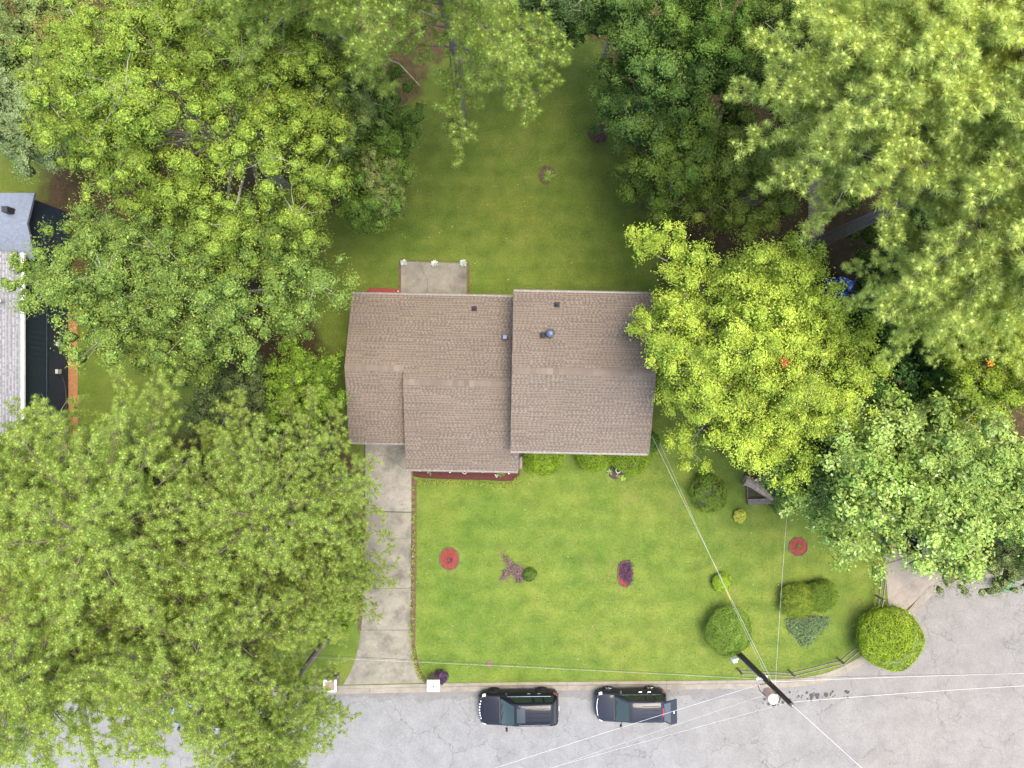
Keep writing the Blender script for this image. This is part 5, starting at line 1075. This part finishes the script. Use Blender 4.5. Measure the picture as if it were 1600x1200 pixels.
def car(loc, rz, L, W, H, paint, label, rim=RIMS, belt=1.05, hood=0.98, cowl=0.27, r0=0.40, r1=0.93, tail=0.99, wheel=0.36, wf=0.185, wr=0.80, sunroof=False, hatch=False, slots=False, rails=True, notch=None, name='car', cat='car', group=None):
    root = empty(name, loc, rz, label, cat, group); hw = W / 2; X = lambda t: -L / 2 + t * L
    xf, xr = X(wf), X(wr); xs = set([X(t) for t in (0.0, 0.006, 0.015, 0.03, 0.055, 0.09, cowl - 0.06, cowl, cowl + 0.06, 0.45, 0.55, 0.62, 0.91, 0.945, 0.97, 0.985, 0.994, 1.0)])
    for c in (xf, xr):
        for d in (-1.16, -1.13, -1.0, -0.8, -0.5, 0, 0.5, 0.8, 1.0, 1.13, 1.16): xs.add(c + d * wheel)
    xs = sorted(xs)
    def zb(x):
        for c in (xf, xr):
            d = abs(x - c) / wheel
            if d < 1.14: return 0.22 + max(0.0, math.sqrt(max(0, 1.14 ** 2 - d * d)) * wheel + 0.0) + (0.10 if d < 1.135 else 0)
        return 0.22
    def plan(t):
        if t < 0.09: return 0.70 + 0.30 * math.sqrt(max(0, 1 - (1 - t / 0.09) ** 2))
        if t > 0.93: return 0.80 + 0.20 * math.sqrt(max(0, 1 - ((t - 0.93) / 0.07) ** 2))
        return 1.0
    def zt(t):
        if t < 0.03: return hood - 0.26 + 0.14 * math.sqrt(t / 0.03)
        if t < cowl: return hood - 0.12 + 0.14 * math.sin((t - 0.03) / (cowl - 0.03) * 1.57)
        return hood + 0.02 + (belt - hood - 0.02) * min(1, (t - cowl) / 0.08) - (0.05 * ((t - 0.96) / 0.04) if t > 0.96 else 0)
    V = []; nr = 0
    for x in xs:
        t = (x + L / 2) / L; w_ = hw * plan(t); z1 = zt(t); z0 = min(zb(x), z1 - 0.16)
        half = [(0, z1 + 0.035), (0.40, z1 + 0.032), (0.72, z1 + 0.018), (0.88, z1 - 0.005), (0.945, z1 - 0.05), (0.975, max(z1 - 0.14, z0 + 0.10)), (1.0, max(z1 - 0.34, z0 + 0.07)), (0.995, max(0.46, z0 + 0.04)), (0.965, z0), (0.6, z0)]
        ring = [(x, -y * w_, z) for y, z in half] + [(x, y * w_, z) for y, z in half[::-1][:-1]]; nr = len(ring); V += ring
    F = [(i * nr + k, i * nr + (k + 1) % nr, (i + 1) * nr + (k + 1) % nr, (i + 1) * nr + k) for i in range(len(xs) - 1) for k in range(nr)]
    b = B(); b.add(V, F + [tuple(range(nr)), tuple(range((len(xs) - 1) * nr, len(xs) * nr))]); body = fixn(b.build('body', paint, root, smooth=True))
    for e_ in (True,): body.data.shade_smooth() if hasattr(body.data, 'shade_smooth') else None
    # greenhouse
    hb = hw * 0.90; kk = 0.34; roofz = H - 0.05; xc, xa, xb_, xe = X(cowl), X(r0), X(r1), X(tail)
    def sy(z): return hb - (z - belt) * kk
    st = [(xc, belt), (xc + (xa - xc) * 0.5, belt + (roofz - belt) * 0.56), (xa, roofz - 0.015), (xa + 0.25, roofz + 0.012), ((xa + xb_) / 2, roofz + 0.03), (xb_ - 0.2, roofz + 0.005), (xb_, roofz - 0.02), (xe, belt + 0.02)]
    V = []
    for x, z in st:
        z = max(z, belt + 0.015); ye = sy(z - 0.03); V += [(x, -hb, belt - 0.06), (x, -ye, max(z - 0.05, belt)), (x, -ye * 0.90, z), (x, -ye * 0.45, z + 0.03 * (z > belt + 0.1)), (x, 0, z + 0.038 * (z > belt + 0.1)), (x, ye * 0.45, z + 0.03 * (z > belt + 0.1)), (x, ye * 0.90, z), (x, ye, max(z - 0.05, belt)), (x, hb, belt - 0.06)]
    n = 9; F = [(i * n + k, i * n + k + 1, (i + 1) * n + k + 1, (i + 1) * n + k) for i in range(len(st) - 1) for k in range(n - 1)]
    b = B(); b.add(V, F); fixn(b.build('cabin', paint, root, smooth=True))
    # windscreen
    def topz(x, y):
        for (x0, z0), (x1, z1) in zip(st[:-1], st[1:]):
            if x0 <= x <= x1: zz = z0 + (z1 - z0) * (x - x0) / (x1 - x0 + 1e-9); break
        return zz + 0.036 * max(0, 1 - (y / hb) ** 2)
    def pane(name, xa0, xb0, wa, wb, m, lift=0.012, par=root):
        V = []; nx_, ny_ = 5, 9
        for i in range(nx_):
            x = xa0 + (xb0 - xa0) * i / (nx_ - 1); ww = wa + (wb - wa) * i / (nx_ - 1)
            for j in range(ny_): y = ww * (2 * j / (ny_ - 1) - 1); V.append((x, y, topz(x, y) + lift))
        b = B(); b.add(V, [(i * ny_ + j, i * ny_ + j + 1, (i + 1) * ny_ + j + 1, (i + 1) * ny_ + j) for i in range(nx_ - 1) for j in range(ny_ - 1)]); return b.build(name, m, par, smooth=True)
    pane('windscreen', xc + 0.06, xa - 0.03, sy(belt) * 0.90, sy(roofz) * 0.86, WSH)
    if not hatch: pane('rear_window', xb_ + 0.04, xe - 0.06, sy(roofz) * 0.82, sy(belt) * 0.86, TINT, 0.015)
    zw0, zw1 = belt + 0.05, roofz - 0.12; span = [(xa + 0.0, X((r0 + r1) / 2 - 0.02)), (X((r0 + r1) / 2 + 0.0), X(r1 - 0.13)), (X(r1 - 0.11), xb_ - 0.02)]
    for s_ in (-1, 1):
        for i, (x0, x1) in enumerate(span):
            xl = x0 - (0.45 * (xa - xc) if i == 0 else 0); xr_ = x1 + (0.10 if i == 2 else 0); b = B(); y0, y1 = s_ * (sy(zw0) + 0.02), s_ * (sy(zw1) + 0.02)
            b.add([(xl, y0, zw0), (xr_, y0, zw0), (x1, y1, zw1), (x0 + 0.05, y1, zw1)], [(0, 1, 2, 3)]); b.build('side_window', TINT, root)
        b = B(); b.tube([(xc + 0.35, s_ * (sy(zw0) + 0.028), zw0 - 0.02), (xb_ - 0.1, s_ * (sy(zw0) + 0.028), zw0 - 0.02)], 0.012, 4); b.build('window_trim', CHROME, root)
        for t in ((r0 + r1) / 2 - 0.06, r1 - 0.17): b = B(); b.box((X(t), s_ * (hw + 0.015), belt - 0.14), (0.18, 0.03, 0.03)); b.build('door_handle', CHROME if not slots else ALU, root)
        b = B(); b.tube([(xc + 0.42, s_ * (hb + 0.0), belt + 0.03), (xc + 0.40, s_ * (hw + 0.10), belt + 0.06)], 0.03, 6); b.box((xc + 0.38, s_ * (hw + 0.15), belt + 0.08), (0.13, 0.20, 0.16), taper=0.8); b.build('mirror', paint if slots else BLACKM, root)
        if rails: b = B(); b.tube([(xa + 0.25, s_ * sy(roofz) * 0.86, roofz + 0.02), (xa + 0.35, s_ * sy(roofz) * 0.86, roofz + 0.07), (xb_ - 0.3, s_ * sy(roofz) * 0.86, roofz + 0.06), (xb_ - 0.2, s_ * sy(roofz) * 0.86, roofz + 0.0)], 0.018, 6); b.build('roof_rail', ALU if slots else BLACKM, root)
        # lamps
        b = B(); V = []
        for t, u in ((0.012, 0.80), (0.022, 0.90), (0.045, 0.965), (0.085, 0.985)):
            w_ = hw * plan(t); z1 = zt(t); V += [(X(t) - 0.015, s_ * w_ * (u - 0.10), z1 + 0.005), (X(t) - 0.012, s_ * w_ * u, z1 - 0.055), (X(t) - 0.02, s_ * w_ * (u + 0.02), z1 - 0.15)]
        b.add(V, [(i * 3 + k, i * 3 + k + 1, i * 3 + k + 4, i * 3 + k + 3) for i in range(3) for k in range(2)]); b.build('headlight', LAMPW, root, smooth=True)
        b = B(); V = []
        for t, u in ((0.94, 1.01), (0.97, 1.005), (0.992, 0.965), (1.001, 0.85)):
            w_ = hw * plan(t); V += [(X(t) + 0.01, s_ * (w_ * u + 0.005), belt - 0.03), (X(t) + 0.012, s_ * (w_ * u + 0.012), belt - 0.18), (X(t) + 0.01, s_ * (w_ * u + 0.008), belt - 0.34)]
        b.add(V, [(i * 3 + k, i * 3 + k + 1, i * 3 + k + 4, i * 3 + k + 3) for i in range(3) for k in range(2)]); b.build('tail_light', LAMPR, root, smooth=True)
    # wheels
    tp = B(); tp.lathe([(wheel * 0.62, -0.10), (wheel * 0.93, -0.11), (wheel, -0.07), (wheel, 0.07), (wheel * 0.93, 0.11), (wheel * 0.62, 0.10)], 24, (0, 0, 0), 'Y'); tm = tp.build('tyre', TYRE, mesh_only=True)
    rp_ = B(); rp_.lathe([(wheel * 0.64, -0.085), (wheel * 0.64, 0.085), (wheel * 0.58, 0.09), (wheel * 0.55, 0.05), (0.06, 0.07), (0.05, 0.09), (0.01, 0.09)], 20, (0, 0, 0), 'Y')
    for q in range(5): a_ = q * 2 * math.pi / 5; rp_.tube([(0.05 * math.cos(a_), 0.085, 0.05 * math.sin(a_)), (wheel * 0.58 * math.cos(a_), 0.085, wheel * 0.58 * math.sin(a_))], 0.028, 5)
    rm = rp_.build('rim', rim, mesh_only=True)
    for c in (xf, xr):
        for s_ in (-1, 1):
            wo = bpy.data.objects.new('wheel', None); COL.objects.link(wo); wo.parent = root; wo.location = (c, s_ * (hw - 0.085), wheel); wo.scale = (1, s_, 1); wo.empty_display_size = 0.2
            link('tyre', tm, wo); link('rim', rm, wo)
    # hood seam, wipers, grille, bumper
    b = B()
    for s_ in (-1, 1): b.tube([(xc - 0.02, s_ * hw * 0.80, zt(cowl - 0.01) + 0.022), (X(0.12), s_ * hw * 0.74, zt(0.12) + 0.024), (X(0.04), s_ * hw * 0.55, zt(0.04) + 0.032)], 0.006, 4)
    b.build('hood_seam', BLACKM, root)
    b = B()
    for y in (-0.55, 0.05): b.tube([(xc + 0.04, y * hw, topz(xc + 0.05, 0) + 0.02), (xc + 0.16, (y + 0.55) * hw * 0.95, topz(xc + 0.16, 0) + 0.03)], 0.012, 4)
    b.box((xc + 0.0, 0, belt + 0.0), (0.10, hw * 1.55, 0.05)); b.build('wiper', BLACKM, root)
    b = B()
    if slots:
        for q in range(7): y = (q - 3) * 0.17; t = 0.004 + 0.02 * (abs(q - 3) / 3) ** 2; b.box((X(t) - 0.02, y, zt(0.02) - 0.05), (0.07, 0.09, 0.16))
    else:
        b.tube([(X(0.045), -hw * 0.86, zt(0.03) - 0.02), (X(0.012), -hw * 0.45, zt(0.02) + 0.005), (X(0.003), 0, zt(0.02)), (X(0.012), hw * 0.45, zt(0.02) + 0.005), (X(0.045), hw * 0.86, zt(0.03) - 0.02)], 0.025, 6)
    b.build('grille', CHROME, root)
    b = B(); b.box((X(0.0) - 0.02, 0, 0.46), (0.10, hw * 1.35, 0.20)); b.build('front_bumper', BLACKM, root); b = B(); b.box((X(1.0) + 0.02, 0, 0.50), (0.10, hw * 1.5, 0.22)); b.build('rear_bumper', BLACKM, root)
    b = B(); b.box((X(1.0) + 0.075, 0, 0.55 if hatch else 0.82), (0.015, 0.32, 0.16)); b.build('number_plate', WHITE, root)
    if sunroof: pane('sunroof', xa + 0.12, xa + 0.62, hw * 0.46, hw * 0.46, TINT, 0.014)
    for q in (0.0,) if not sunroof else (): pass
    b = B()
    for y in (-0.42, -0.14, 0.14, 0.42): b.tube([(xa + 0.75, y * hw, topz(xa + 0.75, y * hw) + 0.004), (xb_ - 0.25, y * hw, topz(xb_ - 0.25, y * hw) + 0.004)], 0.012, 4)
    b.build('roof_rib', paint, root)
    if hatch:      # tailgate lifted level with the roof, boot open behind it
        hroot = B(); yw = sy(roofz) * 0.90; yl = hw * 0.80; z = roofz - 0.01
        hroot.add([(xb_ - 0.02, -yw, z), (xb_ - 0.02, yw, z), (xb_ + 0.42, yl, z + 0.10), (xb_ + 0.42, -yl, z + 0.10), (xb_ + 0.82, yl, z - 0.10), (xb_ + 0.82, -yl, z - 0.10), (xb_ - 0.02, -yw, z - 0.05), (xb_ - 0.02, yw, z - 0.05), (xb_ + 0.42, yl, z + 0.02), (xb_ + 0.42, -yl, z + 0.02), (xb_ + 0.80, yl, z - 0.17), (xb_ + 0.80, -yl, z - 0.17)],
                  [(0, 1, 2, 3), (3, 2, 4, 5), (7, 6, 9, 8), (8, 9, 11, 10), (0, 6, 7, 1), (4, 10, 11, 5), (1, 7, 8, 2), (2, 8, 10, 4), (0, 3, 9, 6), (3, 5, 11, 9)])
        ho = fixn(hroot.build('tailgate', paint, root)); b = B(); b.add([(xb_ + 0.04, -yw * 0.88, z + 0.024), (xb_ + 0.04, yw * 0.88, z + 0.024), (xb_ + 0.40, yl * 0.88, z + 0.107), (xb_ + 0.40, -yl * 0.88, z + 0.107)], [(0, 1, 2, 3)]); b.build('rear_window', N('pale_rear_glass').set(base=(0.045, 0.05, 0.055), rough=0.08, spec=0.5).m, ho)
        b = B(); b.box((xb_ + 0.62, 0.0, z + 0.02), (0.05, 0.14, 0.03)); b.build('badge', CHROME, ho); b = B(); b.box((xb_ - 0.03, 0, z + 0.03), (0.04, 0.5, 0.02)); b.build('brake_light', LAMPR, ho)
        b = B()
        for s_ in (-1, 1): b.tube([(xb_ + 0.05, s_ * yw * 0.9, z - 0.25), (xb_ + 0.30, s_ * yl * 0.9, z + 0.0)], 0.012, 5)
        b.build('gas_strut', GALV, root)
        b = B(); b.box((X(0.50), hw * 0.45, belt + 0.12), (0.14, 0.40, 0.34)); b.build('headrest', SEATM, root)
    return root

car((0.40, -19.62, ROADZ), R(0.6), 4.72, 1.88, 1.76, PAINT, 'black car with a row of pale grille slots and sunroof parked on the left', RIMD, belt=1.12, hood=1.06, cowl=0.265, r0=0.45, sunroof=True, slots=True, wheel=0.38, group='cars parked along the kerb')
car((7.20, -19.50, ROADZ), R(0.6), 4.18, 1.78, 1.64, PAINT2, 'dark grey car with its tailgate raised parked on the right', RIMS, belt=1.05, hood=0.98, cowl=0.25, r0=0.45, hatch=True, wheel=0.34, rails=False, group='cars parked along the kerb')
pb = P(300, 1112, 0.8); car((pb.x, pb.y, ROADZ), R(-8), 4.5, 1.8, 1.45, PAINTB, 'pale blue car half hidden under the lower-left pines', RIMS, belt=0.95, hood=0.90, r1=0.80, cowl=0.28, r0=0.44, rails=False)

# dark pickup on the neighbour's drive, tail towards the road
pk = P(1427, 795, 0.8); tr_ = empty('pickup_truck', (pk.x, pk.y, 0.03), R(-104), 'black pickup truck tail under the pale large-leaved tree', 'truck')
b = B(); W_ = 0.95
b.box((1.55, 0, 0.62), (1.9, 1.84, 0.34)); b.box((1.55, -0.88, 0.95), (1.9, 0.08, 0.34)); b.box((1.55, 0.88, 0.95), (1.9, 0.08, 0.34)); b.box((0.64, 0, 0.95), (0.08, 1.68, 0.34)); b.build('bed', PAINT, tr_)
b = B(); b.box((2.53, 0, 0.86), (0.08, 1.62, 0.50)); b.build('tailgate', PAINT, tr_)
b = B(); b.box((2.66, 0, 0.55), (0.16, 1.86, 0.16)); b.build('rear_bumper', RIMD, tr_)
b = B(); b.box((-0.45, 0, 0.80), (2.06, 1.86, 0.75)); b.build('cab_body', PAINT, tr_); b = B(); b.box((-0.35, 0, 1.50), (1.75, 1.62, 0.62), taper=0.86); b.build('cab', PAINT, tr_)
b = B(); b.box((-2.05, 0, 0.80), (1.10, 1.82, 0.62)); b.build('hood', PAINT, tr_)
b = B(); b.add([(-1.28, -0.70, 1.24), (-1.28, 0.70, 1.24), (-1.125, 0.64, 1.78), (-1.125, -0.64, 1.78)], [(0, 1, 2, 3)]); b.build('windscreen', TINT, tr_); b = B(); b.add([(0.555, -0.66, 1.3), (0.555, 0.66, 1.3), (0.46, 0.62, 1.74), (0.46, -0.62, 1.74)], [(0, 1, 2, 3)]); b.build('rear_window', TINT, tr_)
for s_ in (-1, 1):
    b = B(); b.box((2.50, s_ * 0.87, 0.90), (0.16, 0.14, 0.42)); b.build('tail_light', LAMPR, tr_)
    for x in (-1.95, 1.45):
        b = B(); b.lathe([(0.22, -0.11), (0.36, -0.11), (0.38, -0.06), (0.38, 0.06), (0.36, 0.11), (0.22, 0.11)], 20, (x, s_ * 0.86, 0.38), 'Y'); wo = b.build('wheel', TYRE, tr_); b = B(); b.lathe([(0.21, -0.08), (0.21, 0.09), (0.05, 0.10)], 14, (x, s_ * 0.86, 0.38), 'Y'); b.build('rim', RIMS, wo)
# green bin lid glimpsed at the road edge
p = P(1568, 926, 0.5); b = B(); b.box((0, 0, 0.45), (0.5, 0.5, 0.9), taper=1.15); b.box((0, 0, 0.93), (0.62, 0.62, 0.06)); o = b.build('wheelie_bin', mat('green_plastic', (0.02, 0.13, 0.08), (0.015, 0.10, 0.06), 5, 0.5)); o.location = (p.x, p.y + 0.5, -0.08); tag(o, 'green bin at the cul-de-sac edge under the low olive tree', 'bin')

# ================================================================== SMALL LITTER
rng = np.random.default_rng(77)
def litter(name, x, y, z, size, col, label, cat):
    n = len(x); pos = np.stack([x, y, z + rng.uniform(0.004, 0.02, n)], -1); nrm = unit(rng.normal(0, 0.25, (n, 3)) + np.array([0, 0, 1])); c = np.array(col)[rng.integers(0, len(col), n)] * rng.uniform(0.7, 1.3, (n, 1))
    tag(link(name, leaves_mesh(name, pos, nrm, size, size * 0.5, c, rng, 0.2), None, GRASSM), label, cat, kind='stuff')
n = 900; x = rng.uniform(-14, 24, n); y = rng.uniform(-17.8, 19, n); k = (pdist(x, y, LP) > 0) & (y > kerb_y(x) + 0.1) & ~((x > -9.3) & (x < 7.7) & (y > -5.1) & (y < 5.3)); x, y = x[k], y[k]
litter('fallen_leaves', x, y, 0.03, 0.09, [(0.16, 0.09, 0.04), (0.22, 0.17, 0.06), (0.10, 0.06, 0.03), (0.30, 0.28, 0.20)], 'scattered dry leaves lying on the lawn', 'leaf litter')
n = 260; x = np.concatenate([rng.normal(-8.3, 0.9, n // 2), rng.uniform(-24, 20, n // 2)]); y = np.concatenate([rng.uniform(-18, -4, n // 2), rng.normal(-19.1, 0.35, n // 2)]); onr = y < kerb_y(x) - 0.5; k = onr | ((x > -9.2) & (x < -6.3))
litter('pine_litter', x[k], y[k], np.where(onr[k], ROADZ, 0.027), 0.10, [(0.14, 0.08, 0.035), (0.10, 0.06, 0.03)], 'brown pine litter on the driveway and along the gutter', 'leaf litter')
n = 70; t = rng.random(n); q1, q2 = P(1195, 1098), P(1335, 1080); b = B()
for i in range(n):
    x0 = q1.x + (q2.x - q1.x) * t[i] + rng.normal(0, 0.15); y0 = q1.y + (q2.y - q1.y) * t[i] + rng.normal(0, 0.16); r_ = abs(rng.normal(0.05, 0.035)) + 0.015; m_ = 7
    b.add([(x0 + r_ * math.cos(k_ * 6.283 / m_) * rng.uniform(0.6, 1.3), y0 + r_ * math.sin(k_ * 6.283 / m_) * rng.uniform(0.6, 1.3), ROADZ + 0.004 + 0.00002 * i) for k_ in range(m_)], [tuple(range(m_))])
tag(b.build('tar_spots', mat('tar', (0.02, 0.02, 0.02), (0.03, 0.03, 0.03), 6, 0.7)), 'dark tar spots on the road below the utility pole', 'tar spots', kind='stuff')
